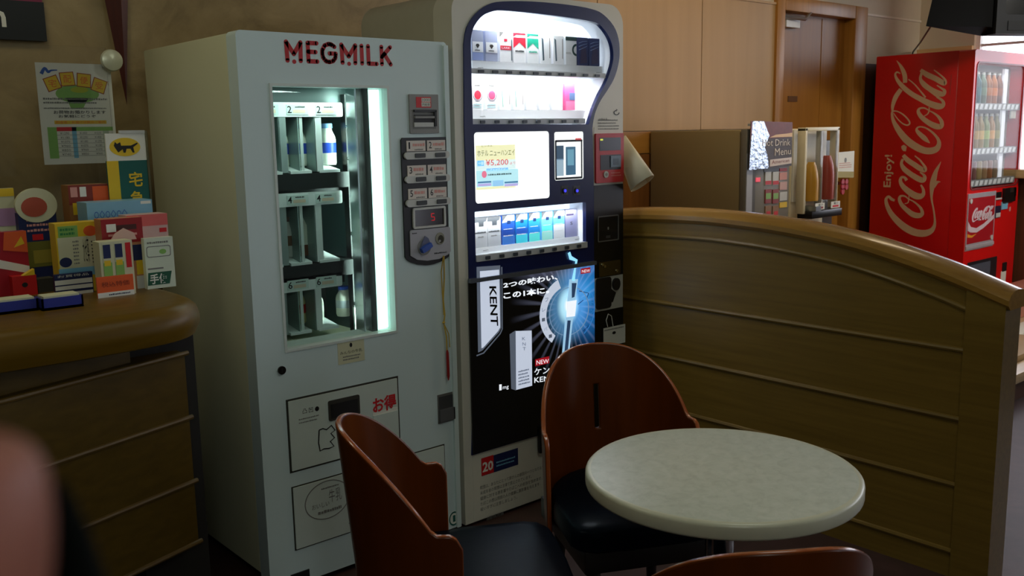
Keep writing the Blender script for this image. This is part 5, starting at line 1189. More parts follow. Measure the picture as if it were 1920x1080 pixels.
for (x0, x1, ya, yb_, lab) in ((-60, 72, 566, 590, 'blue tray at the left edge of the counter, left of the other blue tray'), (79, 157, 553, 579, 'blue tray with cream contents on the counter below the yellow box')):
    Yt = onz((x0+x1)/2, yb_, CT).y
    p = fp(x0, 575, Yt)[0]; q = fp(x1, 570, Yt)[0]
    b = MB(); b.box(p, q, Yt, Yt+0.06, CT, CT+0.006, TRAYB); hh = 0.027
    b.box(p, q, Yt, Yt+0.004, CT, CT+hh, TRAYB); b.box(p, q, Yt+0.056, Yt+0.06, CT, CT+hh, TRAYB); b.box(p, p+0.004, Yt, Yt+0.06, CT, CT+hh, TRAYB); b.box(q-0.004, q, Yt, Yt+0.06, CT, CT+hh, TRAYB); b.box(p+0.006, q-0.006, Yt+0.006, Yt+0.054, CT+0.006, CT+hh+0.004, CREAMP)
    o = build('pen_tray', b); centre(o); tag(o, lab, 'tray', 'blue trays on the counter')

# glass screen, poster, knob
YG = 3.10
gs = thing('glass_screen', 'clear glass screen standing on the counter with a poster fixed behind it', 'screen', (0.4, YG, CT))
xr = fp(207, 200, YG)[0]; zt = fp(100, 85, YG)[1]
b = MB(); b.box(-0.9, xr, YG, YG+0.006, CT, zt, glass('screen_glass', (1, 1, 1), 0.8)); build('pane', b, gs)
X, Z = fp(211, 113, YG-0.03)
b = MB(FRONT(YG)); pr_ = [(0, 0.0), (0.012, 0.0), (0.012, 0.014), (0.029, 0.016), (0.034, 0.022), (0.031, 0.031), (0.016, 0.036), (0, 0.037)]
b.lathe([(r_, h_) for r_, h_ in pr_], mat('satin_nickel', (206, 208, 184), 0.3, 0.25), X, Z, 28); build('standoff_knob', b, gs)
b = MB(); b.box(xr-0.012, xr+0.012, YG-0.004, YG+0.01, Z-0.02, Z+0.02, STEEL); build('clip', b, gs)
YPo = YG+0.012
b = MB(FRONT(YPo)); xa, xb = fp(74, 210, YPo)[0], fp(214, 210, YPo)[0]; zt = fp(140, 119, YPo)[1]; zb = fp(150, 307, YPo)[1]; w, h = xb-xa, zt-zb
b.rect(xa, zb, xb, zt, -0.001, 0, PAPER); P_ = lambda u, v: (xa+w*u, zb+h*v)
def pq(u0, v0, u1, v1, m, c=0.0006): b.rect(xa+w*u0, zb+h*v0, xa+w*u1, zb+h*v1, 0, c, m)
b.ribbon([(*P_(0.07, 0.89), 0.010), (*P_(0.12, 0.945), 0.008), (*P_(0.16, 0.91), 0.008), (*P_(0.2, 0.925), 0.005), (*P_(0.28, 0.93), 0.003)], 0, 0.0006, BLUEI, 4)
b.poly(ell(*P_(0.52, 0.70), w*0.29, h*0.09, 28), 0, 0.0005, LGRN); b.poly([P_(0.36, 0.66), P_(0.66, 0.66), P_(0.58, 0.56), P_(0.42, 0.55)], 0, 0.0005, LGRN); b.poly(ell(*P_(0.55, 0.74), w*0.12, h*0.03, 20), 0.0005, 0.0009, mat('lime_ink', (170, 180, 40), 0.5))
for (u, v, ch, ro) in ((0.2, 0.80, '宅', 0.35), (0.4, 0.845, '配', 0.1), (0.62, 0.835, '便', -0.1), (0.82, 0.785, '受', -0.35)):
    cx, cz = P_(u, v); cs, sn = math.cos(ro), math.sin(ro); k = w*0.085
    for kk, m, c_ in ((k*1.12, mat('deep_red_ink', (150, 30, 24), 0.5), 0.0008), (k, YELI, 0.0012)):
        b.poly([(cx+a*kk*cs-d_*kk*sn, cz+a*kk*sn+d_*kk*cs) for a, d_ in ((-1, -1), (1, -1), (1, 1), (-1, 1))], 0, c_, m)
    b.text(ch, cx-k*0.6, cz-k*0.6, cx+k*0.6, cz+k*0.6, 0.0015, ORI)
for v0, v1, sd in ((0.63, 0.67, 1), (0.595, 0.63, 2), (0.545, 0.57, 3)): b.lines(xa+w*0.06, zb+h*v0, xb-w*0.06, zb+h*v1, 1, 0.001, GINK, 0.5, sd)
b.text('お荷物お預かりします', *P_(0.18, 0.50), *P_(0.88, 0.535), 0.001, INK, 0.01); b.text('お気軽にどうぞ', *P_(0.24, 0.462), *P_(0.74, 0.492), 0.001, INK, 0.01)
pq(0.18, 0.40, 0.88, 0.435, YELI); b.text('料金表・お届け日数のご案内', *P_(0.2, 0.405), *P_(0.86, 0.43), 0.0012, ORI)
pq(0.08, 0.06, 0.2, 0.37, LGRN); pq(0.2, 0.33, 0.42, 0.37, RED); pq(0.42, 0.33, 0.96, 0.37, LGRN); pq(0.40, 0.06, 0.46, 0.37, SKYI); pq(0.82, 0.06, 0.9, 0.33, mat('grey_green_tint', (176, 190, 170), 0.5))
for k in range(6): z = 0.08+k*0.042; b.rect(*P_(0.2, z), *P_(0.95, z+0.003), 0.0006, 0.001, GINK); b.text('¥%d' % (740+k*110), *P_(0.24, z+0.008), *P_(0.36, z+0.03), 0.0012, GINK); b.text('¥%d' % (850+k*110), *P_(0.5, z+0.008), *P_(0.6, z+0.03), 0.0012, GINK); b.text('¥%d' % (960+k*110), *P_(0.7, z+0.008), *P_(0.79, z+0.03), 0.0012, GINK)
o = build('price_poster', b); tag(o, 'white price poster with four yellow squares and a green table', 'poster')
# pointed maroon ornament on the wall
b = MB(); A = Vector((1.178, YW-0.03, 1.49)); zt = 2.3
q = [(1.085, YW-0.002, zt), (1.185, YW-0.075, zt), (1.262, YW-0.002, zt)]
b.add([tuple(A)]+q, [(0, 1, 2), (0, 2, 3), (0, 3, 1), (1, 3, 2)], wood('maroon_wood', (70, 24, 14), (86, 32, 18), 'Z', 0.4))
o = build('wall_ornament', b); centre(o); tag(o, 'long maroon wooden spike ornament pointing down on the stone wall', 'ornament')
# dark sign
b = MB(FRONT(YW)); xa = 0.5; xb = fp(85, 40, YW-0.03)[0]; za = fp(60, 76, YW-0.03)[1]; zt = fp(60, 3, YW-0.03)[1]
b.rect(xa, za, xb, zt, 0.001, 0.03, mat('sign_black', (12, 16, 15), 0.4)); b.rect(xa, zt, xb-0.004, zt+0.06, 0.001, 0.03, mat('sign_magenta', (130, 34, 70), 0.5))
X, Z = fp(2, 37, YW-0.03); b.text('n', X-0.025, Z-0.022, X+0.014, Z+0.028, 0.0306, PAPER, 0.03)
o = build('wall_sign', b); tag(o, 'black wall sign with magenta top strip above the glass screen', 'sign')

# ================================================================== DRINK CORNER
KX = 3.95
sb = thing('drink_sideboard', 'low wooden sideboard carrying the drink dispensers behind the partition', 'sideboard', (4.4, 3.05, 0))
b = MB(); b.box(3.85, 5.02, 2.62, 3.39, 0.72, 0.75, DOORW, 0.004); build('worktop', b, sb)
b = MB(); b.box(3.88, 4.99, 2.66, 3.38, 0.05, 0.72, FRAMEW); build('carcass', b, sb)
for k in range(3): build('cabinet_door', MB().box(3.89+k*0.368, 4.245+k*0.368, 2.645, 2.66, 0.07, 0.71, DOORW, 0.003), sb)
COF = mat('taupe_metal', (158, 140, 100), 0.4, noise=0.03, scale=5); COFF = mat('grey_front', (128, 124, 114), 0.4)
YCf = 2.775
cf = thing('coffee_machine', 'taupe grey hot drink dispenser with a tilted menu card on its front', 'coffee machine', (4.14, 3.08, 0.75))
b = MB(); b.box(KX, 4.33, YCf+0.04, 3.395, 0.77, 1.366, COF, 0.006); b.box(KX+0.02, 4.31, YCf+0.06, 3.37, 0.75, 0.77, BLACKP); build('housing', b, cf)
b = MB(); b.box(KX-0.002, 4.332, YCf, YCf+0.036, 0.77, 1.368, COFF, 0.004); b.box(KX, KX+0.05, YCf-0.004, YCf+0.001, 0.78, 1.25, mat('pale_strip', (164, 166, 172), 0.35)); build('front_door', b, cf)
b = MB(FRONT(YCf)); 
def dr(x0, y0, x1, y1, c0, c1, m): prect(b, x0, y0, x1, y1, c0, c1, m, 0, YCf)
dr(1432, 313, 1460, 322, 0.0, 0.003, BLACKP)
for px in (1433.5, 1447.5):
    dr(px, 322, px+11, 347, 0.0, 0.005, LGREY); dr(px, 339, px+11, 346, 0.005, 0.006, RED)
    dr(px, 355, px+11, 381, 0.0, 0.005, mat('cup_brick', (140, 44, 40), 0.45)); dr(px+0.8, 362, px+10, 373, 0.005, 0.006, LGRN)
    dr(px, 386, px+11, 404, 0.0, 0.005, mat('cup_brown', (140, 100, 60), 0.45)); dr(px+2, 396, px+9, 403, 0.005, 0.006, RED)
build('drink_pictures', b, cf)
b = MB(FRONT(YCf))
for k, (ya, yb_, m) in enumerate(((315, 321, RED), (323, 337, PINKI), (341, 356, mat('tag_pink', (206, 166, 160), 0.5)), (360, 376, LGREY), (379, 389, YELI))): dr(1461, ya, 1474.5, yb_, 0.0, 0.004, m)
build('price_buttons', b, cf)
b = MB(FRONT(YCf)); dr(1416, 333, 1424, 341, 0, 0.005, mat('red_lamp', (230, 70, 90), 0.4, emit=0.5)); dr(1409, 318, 1414.5, 405, 0, 0.004, mat('dark_seam', (70, 64, 52), 0.5)); build('status_lamp', b, cf)
# menu card
YM = YCf-0.02
b = MB(FRONT(YM)); q = [fp(*p, YM) for p in ((1404, 319), (1484, 311), (1486, 229), (1408, 227))]
b.poly(q, -0.002, 0, mat('menu_brown', (62, 46, 40), 0.5, noise=0.25, scale=60))
mx = lambda u, v: tuple(((q[0][i]*(1-u)+q[1][i]*u)*(1-v)+(q[3][i]*(1-u)+q[2][i]*u)*v) for i in (0, 1))
b.poly([mx(0, 0.62), mx(1, 0.66), mx(1, 1), mx(0, 1)], 0, 0.0006, mat('menu_sunset', (112, 44, 36), 0.5, noise=0.3, scale=50)); b.poly([mx(0.45, 0.66), mx(1, 0.67), mx(1, 0.76), mx(0.85, 0.74), mx(0.6, 0.72)], 0.0006, 0.001, mat('menu_gold', (220, 176, 110), 0.4))
b.poly([mx(0.48, 0.03), mx(1, 0.06), mx(1, 0.20), mx(0.48, 0.18)], 0, 0.0006, mat('menu_tan', (200, 176, 150), 0.2)); FO = mat('menu_foil', (190, 205, 232), 0.18, 0.7, noise=0.35, scale=45, bump=0.9)
b.poly([mx(0, 0), mx(0.45, 0.0), mx(0.42, 0.25), mx(0.34, 0.45), mx(0.44, 0.7), mx(0.3, 1), mx(0.04, 1)], 0, 0.001, FO)
b.qtext('Hot Drink', [mx(0.28, 0.48), mx(0.95, 0.47), mx(0.95, 0.62), mx(0.28, 0.62)], 0.0016, mat('menu_cream_ink', (214, 200, 180), 0.4)); b.qtext('Menu', [mx(0.58, 0.26), mx(0.97, 0.27), mx(0.97, 0.42), mx(0.58, 0.42)], 0.0016, mat('menu_cream_ink', (214, 200, 180), 0.4)); b.qtext('American', [mx(0.52, 0.08), mx(0.94, 0.10), mx(0.94, 0.17), mx(0.52, 0.16)], 0.0012, mat('brown_ink', (120, 40, 20), 0.5))
b.poly([mx(0.0, 0.95), mx(0.1, 0.95), mx(0.1, 0.9), mx(0, 0.9)], -0.018, -0.002, LGREY); b.rect(q[0][0]+0.05, q[0][1]+0.02, q[0][0]+0.09, q[0][1]+0.06, -0.018, -0.002, LGREY)
o = build('menu_card', b); tag(o, 'shiny foil-edged drink menu card with red sunset fixed on the hot drink dispenser', 'menu card')
# juice dispenser
YJ = 2.735
jd = thing('juice_dispenser', 'cream juice dispenser with two clear tubes of yellow and red juice', 'juice dispenser', (4.58, 3.0, 0.75))
JC = mat('dispenser_cream', (222, 214, 184), 0.4)
b = MB(); b.box(4.415, 4.745, YJ+0.085, 3.36, 0.77, 1.366, JC, 0.008); b.box(4.42, 4.74, YJ+0.075, YJ+0.085, 0.98, 1.36, mat('dispenser_back', (236, 236, 226), 0.4)); b.box(4.44, 4.72, YJ+0.1, 3.3, 0.75, 0.77, BLACKP); build('housing', b, jd)
b = MB(); b.box(4.412, 4.432, YJ+0.002, YJ+0.05, 0.92, 1.368, JC, 0.003); b.box(4.73, 4.748, YJ+0.002, YJ+0.05, 0.92, 1.368, JC, 0.003); b.box(4.412, 4.748, YJ+0.002, YJ+0.05, 1.352, 1.372, JC, 0.003); b.box(4.575, 4.593, YJ+0.004, YJ+0.04, 0.94, 1.355, LGREY, 0.002); build('front_frame', b, jd)
b = MB(); b.box(4.43, 4.73, YJ-0.04, YJ+0.05, 0.895, 0.935, BLACKP, 0.004); b.box(4.45, 4.50, YJ-0.05, YJ+0.03, 0.935, 0.96, STEEL); build('tap_block', b, jd)
YJU = mat('yellow_juice', (226, 168, 50), 0.35); RJU = mat('red_juice', (182, 74, 56), 0.35)
for cx, m, lv in ((4.505, YJU, 1.14), (4.66, RJU, 1.17)):
    b = MB(); b.lathe([(0, 0.985), (0.040, 0.985), (0.040, lv-0.05), (0.034, lv), (0.026, lv+0.03), (0.018, lv+0.05), (0, lv+0.05)], m, cx, YJ+0.02, 20); build('juice', b, jd)
    b = MB(); b.lathe([(0, 0.975), (0.052, 0.975), (0.052, 1.352), (0, 1.352)], glass('juice_tube', (0.99, 0.99, 0.98), 0.7), cx, YJ+0.015, 24); build('clear_tube', b, jd)
    b = MB(FRONT(YJ-0.038)); b.rect(cx-0.045, 0.94, cx+0.045, 0.975, 0, 0.002, PAPER); b.text('果汁', cx-0.02, 0.958, cx+0.03, 0.972, 0.0026, INK); b.rect(cx-0.03, 0.945, cx+0.03, 0.955, 0.002, 0.0026, RED if m is RJU else mat('brick_ink', (150, 60, 60), 0.5)); build('flavour_label', b, jd)
# card and bean hopper
gd = thing('capsule_rack', 'dark grey rack with red dots to the right of the juice dispenser', 'rack', (4.88, 2.95, 0.75))
b = MB(); b.box(4.80, 4.95, 2.88, 3.02, 0.75, 1.30, mat('rack_grey', (66, 66, 66), 0.4), 0.008); build('rack_body', b, gd)
for k in range(5): X, Z = fp(1578+(k % 2)*7, 341+(k//2)*9, 2.88); build('capsule', MB(FRONT(2.88)).poly(ell(X, Z, 0.016, 0.018, 16), 0, 0.01, mat('capsule_red', (176, 40, 56), 0.35)), gd)
b = MB(FRONT(2.86)); q = [fp(*p, 2.86) for p in ((1567, 333), (1600.5, 333), (1602, 283), (1569, 286))]; b.poly(q, -0.003, 0, PAPER); b.poly([q[0], q[1], (q[1][0], q[1][1]+0.035), (q[0][0], q[0][1]+0.035)], 0, 0.001, mat('olive_strip', (158, 142, 60), 0.5)); b.lines(q[0][0]+0.03, q[0][1]+0.05, q[1][0]-0.02, q[2][1]-0.06, 3, 0.001, PINKI, 0.4, 6); b.poly(ell((q[0][0]+q[1][0])/2, q[2][1]-0.05, 0.012, 0.014, 14), 0, 0.001, GINK)
o = build('notice_card', b); tag(o, 'white notice card with olive bottom strip on the dark grey rack', 'card')

# ================================================================== COLA MACHINE
VX0, VX1, VY0, VY1, VZ = 6.136, 6.945, 2.635, 3.29, 1.835
ck = thing('cola_vending_machine', 'red soft drink vending machine with big white script along its side', 'vending machine', ((VX0+VX1)/2, 2.96, 0))
CR = mat('cola_red', (196, 12, 18), 0.3, noise=0.03, scale=4); CRF = mat('cola_front_red', (214, 16, 18), 0.28, noise=0.03, scale=4)
b = MB(); b.box(VX0, VX1, VY0+0.10, VY1, 0.06, VZ, CR, 0.008); b.box(VX0+0.04, VX1-0.04, VY0+0.12, VY1-0.03, 0, 0.06, BLACKP); build('cabinet', b, ck)
SCRIPT = mat('script_white', (206, 176, 146), 0.45)
CW = MB(SIDE(VX0)); SK = [0]
def sp(x, y): p = onx(x, y, VX0); return (-p.y, p.z)
def stroke(pts, oy, ox=1650):
    o = []
    for x, y, w_ in pts:
        p = sp(ox+x/6, oy+y/6); q = sp(ox+x/6+w_/12, oy+y/6+w_/12); q2 = sp(ox+x/6, oy+y/6+w_/6)
        # world width: average of the two image axes
        wx = abs(sp(ox+x/6+w_/6, oy+y/6)[0]-p[0]); wz = abs(q2[1]-p[1]); o.append((p[0], p[1], (wx+wz)/2*0.92))
    SK[0] += 1; CW.ribbon(o, 0, 0.0010+SK[0]*0.00006, SCRIPT, 6)
TOP = [[(560, 950, 8), (505, 900, 55), (435, 835, 48), (412, 795, 28), (440, 768, 18), (510, 778, 18), (590, 830, 24), (650, 900, 34), (664, 960, 54), (635, 1015, 74), (570, 1038, 80), (490, 1030, 80), (395, 985, 85), (300, 915, 85), (220, 820, 72), (160, 720, 48), (137, 640, 30), (142, 595, 22), (190, 592, 14), (255, 625, 16), (312, 680, 18), (335, 725, 18), (308, 748, 18), (258, 732, 14), (200, 680, 12), (152, 612, 10)],
       [(140, 590, 22), (146, 520, 44), (178, 430, 58), (236, 345, 52)],
       [(188, 22, 4), (228, 75, 30), (262, 140, 50), (280, 200, 56), (282, 272, 50)],
       [(228, 168, 12), (192, 152, 20), (172, 182, 24), (202, 250, 42), (272, 330, 56), (360, 400, 58), (460, 455, 62), (560, 505, 72), (650, 535, 78), (700, 530, 62), (714, 495, 40), (690, 462, 30), (640, 430, 24)],
       [(320, 232, 12), (390, 290, 15), (450, 360, 17), (512, 436, 22)],
       [(556, 585, 12), (500, 556, 18), (445, 562, 26), (432, 600, 42), (470, 660, 52), (550, 722, 62), (630, 760, 70), (686, 762, 58), (694, 712, 46), (654, 650, 30), (596, 606, 18), (556, 588, 12)],
       [(552, 545, 12), (552, 585, 14), (536, 622, 14), (498, 646, 12)],
       [(458, 128, 40), (530, 180, 62), (620, 222, 62), (700, 268, 62), (732, 278, 44), (732, 238, 26), (680, 185, 18), (608, 128, 12)],
       [(470, 160, 30), (455, 225, 36), (490, 285, 58), (560, 340, 60), (640, 385, 70), (708, 398, 60), (726, 362, 40), (694, 334, 22), (640, 300, 12)],
       [(560, 370, 12), (630, 420, 16), (690, 460, 24)]]
BOT = [[(165, 575, 26), (130, 560, 34), (96, 532, 28), (68, 565, 36), (82, 640, 48), (130, 730, 62), (210, 820, 78), (300, 890, 86), (400, 935, 86), (495, 945, 82), (568, 922, 66), (605, 878, 44), (618, 820, 28), (612, 740, 20), (600, 660, 18), (588, 600, 20), (580, 540, 26), (582, 470, 44), (590, 400, 66), (606, 330, 68), (630, 250, 46), (664, 182, 22), (686, 138, 4)],
       [(600, 420, 50), (640, 372, 36), (682, 366, 3)],
       [(322, 562, 12), (282, 528, 18), (234, 526, 26), (218, 560, 36), (242, 620, 46), (300, 680, 56), (370, 732, 66), (438, 745, 62), (474, 722, 46), (464, 670, 34), (420, 620, 22), (370, 582, 16), (322, 560, 12)],
       [(326, 520, 10), (324, 562, 12), (314, 600, 12), (278, 612, 12)],
       [(300, 350, 40), (278, 318, 28), (242, 316, 30), (230, 360, 42), (262, 420, 58), (330, 480, 72), (400, 522, 78), (456, 528, 68), (488, 500, 46), (486, 450, 30), (460, 400, 20)],
       [(262, 66, 42), (310, 120, 58), (380, 168, 60), (450, 214, 62), (500, 236, 52), (510, 206, 34), (480, 160, 22), (440, 112, 18), (392, 74, 12)],
       [(258, 110, 30), (242, 160, 36), (272, 220, 58), (340, 275, 62), (420, 325, 66), (480, 348, 62), (504, 316, 44), (488, 284, 26), (450, 258, 12)]]
for s_ in TOP: stroke(s_, 110)
for s_ in BOT: stroke(s_, 280)
CW.poly([sp(1650+x/6, 110+y/6) for x, y in ((240, 985), (268, 968), (300, 990), (292, 1042), (262, 1040), (242, 1012))], 0, 0.0012, SCRIPT)
q0 = sp(1656, 352); q1 = sp(1677, 290)
CW.text('Enjoy!', q0[0], sp(1666, 351)[1], sp(1676, 320)[0], sp(1666, 290)[1], 0.0012, SCRIPT, 0.02, rot=1)
CW.ribbon([(*sp(1784, 140), 0.004), (*sp(1781, 178), 0.004)], 0, 0.0010, mat('script_faint', (150, 60, 56), 0.5), 0)
build('side_script', CW, ck)
# front door
YV = VY0
gx0, gx1 = fp(1826, 240, YV)[0], fp(1913, 240, YV)[0]; gz1 = fp(1875, 121, YV)[1]; gz0 = fp(1858, 350, YV)[1]
hole = rrect(gx0, gz0, gx1, gz1, 0.035, 5)
b = MB(FRONT(YV)); fx = [(VX0, 0.06), (VX1, 0.06), (VX1, VZ-0.01), (VX1-0.02, VZ), (VX0+0.02, VZ), (VX0, VZ-0.01)]
b.plate(fx, [hole], -0.10, 0, CRF); build('front_door', b, ck)
b = MB(FRONT(YV)); b.poly(hole, -0.096, -0.088, mat('cola_back_grey', (150, 150, 146), 0.5)); build('display_back', b, ck)
b = MB(FRONT(YV)); b.poly(hole, -0.006, -0.002, glass('cola_pane', (0.96, 0.97, 0.97), 0.35)); build('display_pane', b, ck)
b = MB(FRONT(YV)); b.plate(rrect(gx0-0.01, gz0-0.01, gx1+0.01, gz1+0.01, 0.04, 5), [hole], 0, 0.004, mat('window_gasket', (120, 40, 40), 0.4)); build('window_gasket', b, ck)
PB = mat('price_button', (225, 228, 230), 0.3); srows = []
for yy, x0, x1 in ((200, 1829, 1911), (282.5, 1823, 1907), (341, 1818, 1904)):
    z = fp((x0+x1)/2, yy, YV)[1]; xa, xb = gx0+0.006, gx1-0.006
    b = MB(FRONT(YV)); b.rect(xa, z-0.022, xb, z+0.022, -0.085, -0.012, mat('cola_shelf_grey', (128, 130, 132), 0.35)); r_ = build('display_shelf', b, ck); srows.append(z)
    for k in range(10):
        bb = MB(FRONT(YV)); x = xa+0.012+(xb-xa-0.02)*k/10; w_ = (xb-xa)/10
        bb.poly([(x, z-0.016), (x+w_*0.55, z-0.016), (x+w_*0.78, z+0.016), (x+w_*0.2, z+0.016)], -0.012, -0.009, PB); build('price_button', bb, r_)
# cans and bottles on show
GC = 'drinks in the cola machine window'
YC2 = YV+0.055
cols = [(60, 100, 120), (40, 90, 100), (90, 110, 90), (150, 90, 40), (170, 100, 40), (120, 70, 40)]
names = ['slate blue', 'dark teal', 'grey green', 'amber', 'orange brown', 'dark brown']
colb = [(70, 76, 84), (150, 120, 50), (166, 140, 70), (130, 150, 80), (176, 130, 60), (120, 120, 60)]
nameb = ['charcoal', 'mustard', 'straw coloured', 'pale green', 'golden', 'olive']
colc = [(150, 96, 80), (120, 80, 80), (160, 140, 100), (150, 120, 90), (140, 90, 60), (130, 110, 90)]
namec = ['brick pink', 'dull plum', 'beige', 'tan', 'rust', 'khaki grey']
ordn = ['leftmost', 'second', 'third', 'fourth', 'fifth', 'sixth']
for row, (zs, cs, nm, h) in enumerate(((srows[0]+0.022, cols, names, 0.20), (srows[1]+0.022, colb, nameb, 0.22), (srows[2]+0.022, colc, namec, 0.12))):
    for k in range(6):
        x = gx0+0.05+k*(gx1-gx0-0.30)/5.2
        t = thing('drink_bottle' if h > 0.15 else 'drink_can', '%s %s, %s on the %s shelf of the red machine' % (nm[k], 'bottle' if h > 0.15 else 'can', ordn[k], ('upper', 'middle', 'bottom')[row]), 'bottle' if h > 0.15 else 'can', (x, YC2, zs), GC)
        m = mat('drink_%d_%d' % (row, k), cs[k], 0.3); r_ = 0.029
        b = MB()
        if h > 0.15:
            b.lathe([(0, 0), (r_, 0), (r_, h*0.62), (r_*0.85, h*0.72), (r_*0.42, h*0.86), (r_*0.4, h*0.93), (0, h*0.93)], m, n=16); build('body', b, t, True)
            b = MB(); b.lathe([(0, h*0.92), (r_*0.5, h*0.92), (r_*0.5, h), (0, h)], LGREY, n=12); build('cap', b, t, True)
            b = MB(); b.lathe([(0, h*0.25), (r_*1.03, h*0.25), (r_*1.03, h*0.5), (0, h*0.5)], mat('drink_label_%d_%d' % (row, k), tuple(min(255, int(v*1.35)) for v in cs[k]), 0.4), n=16); build('label_band', b, t, True)
        else:
            b.lathe([(0, 0), (r_*0.85, 0), (r_, 0.006), (r_, h-0.01), (r_*0.85, h-0.002), (0, h-0.002)], m, n=16); build('body', b, t, True)
            b = MB(); b.lathe([(0, h-0.002), (r_*0.84, h-0.002), (r_*0.84, h+0.001), (0, h+0.001)], STEEL, n=16); build('lid', b, t, True)
b = MB(FRONT(YV)); b.rect(gx1-0.20, gz0+0.02, gx1-0.145, gz1-0.02, -0.06, -0.045, mat('cola_tube', (236, 240, 250), 0.4, emit=0.35)); build('lamp_tube', b, ck)
b = MB(FRONT(YV)); b.rect(gx1-0.09, fp(1900, 222, YV)[1], gx1-0.01, fp(1900, 207, YV)[1], -0.04, -0.03, PAPER); build('window_label', b, ck)
# lower poster
qd = [fp(*p, YV) for p in ((1807, 470), (1859, 459), (1866, 357), (1814, 365))]
px0, px1 = fp(1811, 420, YV)[0], fp(1863, 412, YV)[0]; pz0, pz1 = fp(1833, 466, YV)[1], fp(1840, 361, YV)[1]
b = MB(FRONT(YV)); w, h = px1-px0, pz1-pz0
b.rect(px0, pz0, px1, pz1, 0, 0.006, mat('poster_frame_silver', (186, 178, 186), 0.35, 0.3)); b.rect(px0+0.012, pz0+h*0.12, px1-0.012, pz1-h*0.08, 0.006, 0.0066, mat('poster_red', (170, 24, 36), 0.35))
LS = mat('poster_script', (214, 196, 204), 0.4); U = lambda u, v: (px0+w*u, pz0+h*v)
b.poly([U(0.04, 0.52), U(0.14, 0.42), U(0.34, 0.38), U(0.6, 0.44), U(0.96, 0.58), U(0.96, 0.5), U(0.6, 0.36), U(0.36, 0.3), U(0.14, 0.32), U(0.04, 0.36)], 0.0066, 0.0072, LS); b.poly([U(0.04, 0.30), U(0.2, 0.26), U(0.36, 0.28), U(0.2, 0.22), U(0.04, 0.24)], 0.0066, 0.0072, mat('poster_gold', (220, 150, 50), 0.4))
# small copy of the script, horizontal
allp = [(st_, 110) for st_ in TOP]+[(st_, 280) for st_ in BOT]
def smallscript():
    for st_, oy in allp:
        o = []
        for x, y, w_ in st_:
            p = sp(1650+x/6, oy+y/6)
            u = (p[1]-0.62)/(1.79-0.62); v = (p[0]-(-3.20))/(3.20-2.79)
            o.append((*U(0.16+0.76*u, 0.74-0.26*v+0.03*u), max(0.003, w_/85*0.022)))
        b.ribbon(o, 0.0066, 0.0078, LS, 4)
smallscript()
for u, v in ((0.09, 0.87), (0.92, 0.16)): b.poly(ell(*U(u, v), 0.016, 0.016, 12), 0.0066, 0.012, LGREY)
b.rect(px0, pz0+0.01, px1, pz0+0.03, 0.006, 0.012, mat('poster_rail', (200, 196, 204), 0.3, 0.3))
build('front_poster', b, ck)
b = MB(FRONT(YV))
def vr(x0, y0, x1, y1, c0, c1, m, r=0): prect(b, x0, y0, x1, y1, c0, c1, m, r, YV)
vr(1879, 352, 1899, 378, 0, 0.02, BLACKP, 0.006); vr(1866, 360, 1876, 370, 0, 0.008, BLACKP); vr(1865, 371, 1876, 374, 0, 0.010, LGREY); vr(1877, 378, 1888, 392, 0, 0.006, SKYI); vr(1864, 386, 1874, 408, 0, 0.008, mat('coin_dark_violet', (40, 34, 60), 0.35)); vr(1865, 399, 1873, 407, 0.008, 0.010, LGREY); vr(1889, 352, 1894, 360, 0.02, 0.024, STEEL); vr(1897, 352, 1900, 368, 0, 0.02, STEEL); vr(1892, 388, 1894, 396, 0, 0.003, PINKI)
build('coin_unit', b, ck)
b = MB(FRONT(YV)); vr(1812, 487, 1866, 555, 0, 0.004, mat('outlet_dark', (30, 32, 38), 0.3), 0.006); vr(1814, 494, 1852, 548, 0.004, 0.012, mat('outlet_flap', (82, 90, 104), 0.15)); build('drink_outlet', b, ck)
b = MB(FRONT(YV)); vr(1879, 492, 1886, 508, 0, 0.006, INK); vr(1876, 508, 1885, 530, 0, 0.003, PAPER); build('side_sticker', b, ck)

# ================================================================== TELEVISION
A0 = onx(1862, 64, 5.85)
tv = thing('television', 'black tube television hanging from the ceiling above the red machine', 'television', (6.1, 2.3, A0.z))
TVB = mat('tv_black', (6, 7, 7), 0.7, spec=0.1); 
fa = Vector((A0.x, A0.y, A0.z)); fdir = Vector((0.72, -0.36, 0)).normalized(); bdir = Vector((0.36, 0.72, 0)).normalized()
p_bl = ony(1736, 49, 2.62)
hF = 0.52
def loop(o, d, wd, z0, z1): return [(o.x, o.y, z0), (o.x+d.x*wd, o.y+d.y*wd, z0), (o.x+d.x*wd, o.y+d.y*wd, z1), (o.x, o.y, z1)]
b = MB(); Fr = loop(fa, fdir, 0.66, fa.z, fa.z+hF); Mid = loop(fa+bdir*0.10, fdir, 0.66, fa.z, fa.z+hF)
b.hull_quad(Fr, Mid, TVB); Bo = Vector((p_bl.x, p_bl.y, 0)); Bk = [(Bo.x, Bo.y, p_bl.z), (Bo.x+fdir.x*0.42, Bo.y+fdir.y*0.42, p_bl.z), (Bo.x+fdir.x*0.42, Bo.y+fdir.y*0.42, p_bl.z+0.22), (Bo.x+0.08, Bo.y, p_bl.z+0.20)]
b.hull_quad(Mid, Bk, TVB); build('tv_shell', b, tv)
M_tv = Matrix.Translation(fa) @ Matrix(((fdir.x, 0, -bdir.x, 0), (fdir.y, 0, -bdir.y, 0), (0, 1, 0, 0), (0, 0, 0, 1)))
b = MB(M_tv); b.plate([(0.0, 0), (0.66, 0), (0.66, hF), (0.0, hF)], [rrect(0.06, 0.11, 0.60, 0.48, 0.02)], 0, 0.02, mat('tv_bezel', (26, 29, 32), 0.5, spec=0.2)); b.rect(0.08, 0.02, 0.58, 0.075, 0.02, 0.024, mat('tv_panel', (16, 18, 20), 0.5, spec=0.2)); build('bezel', b, tv)
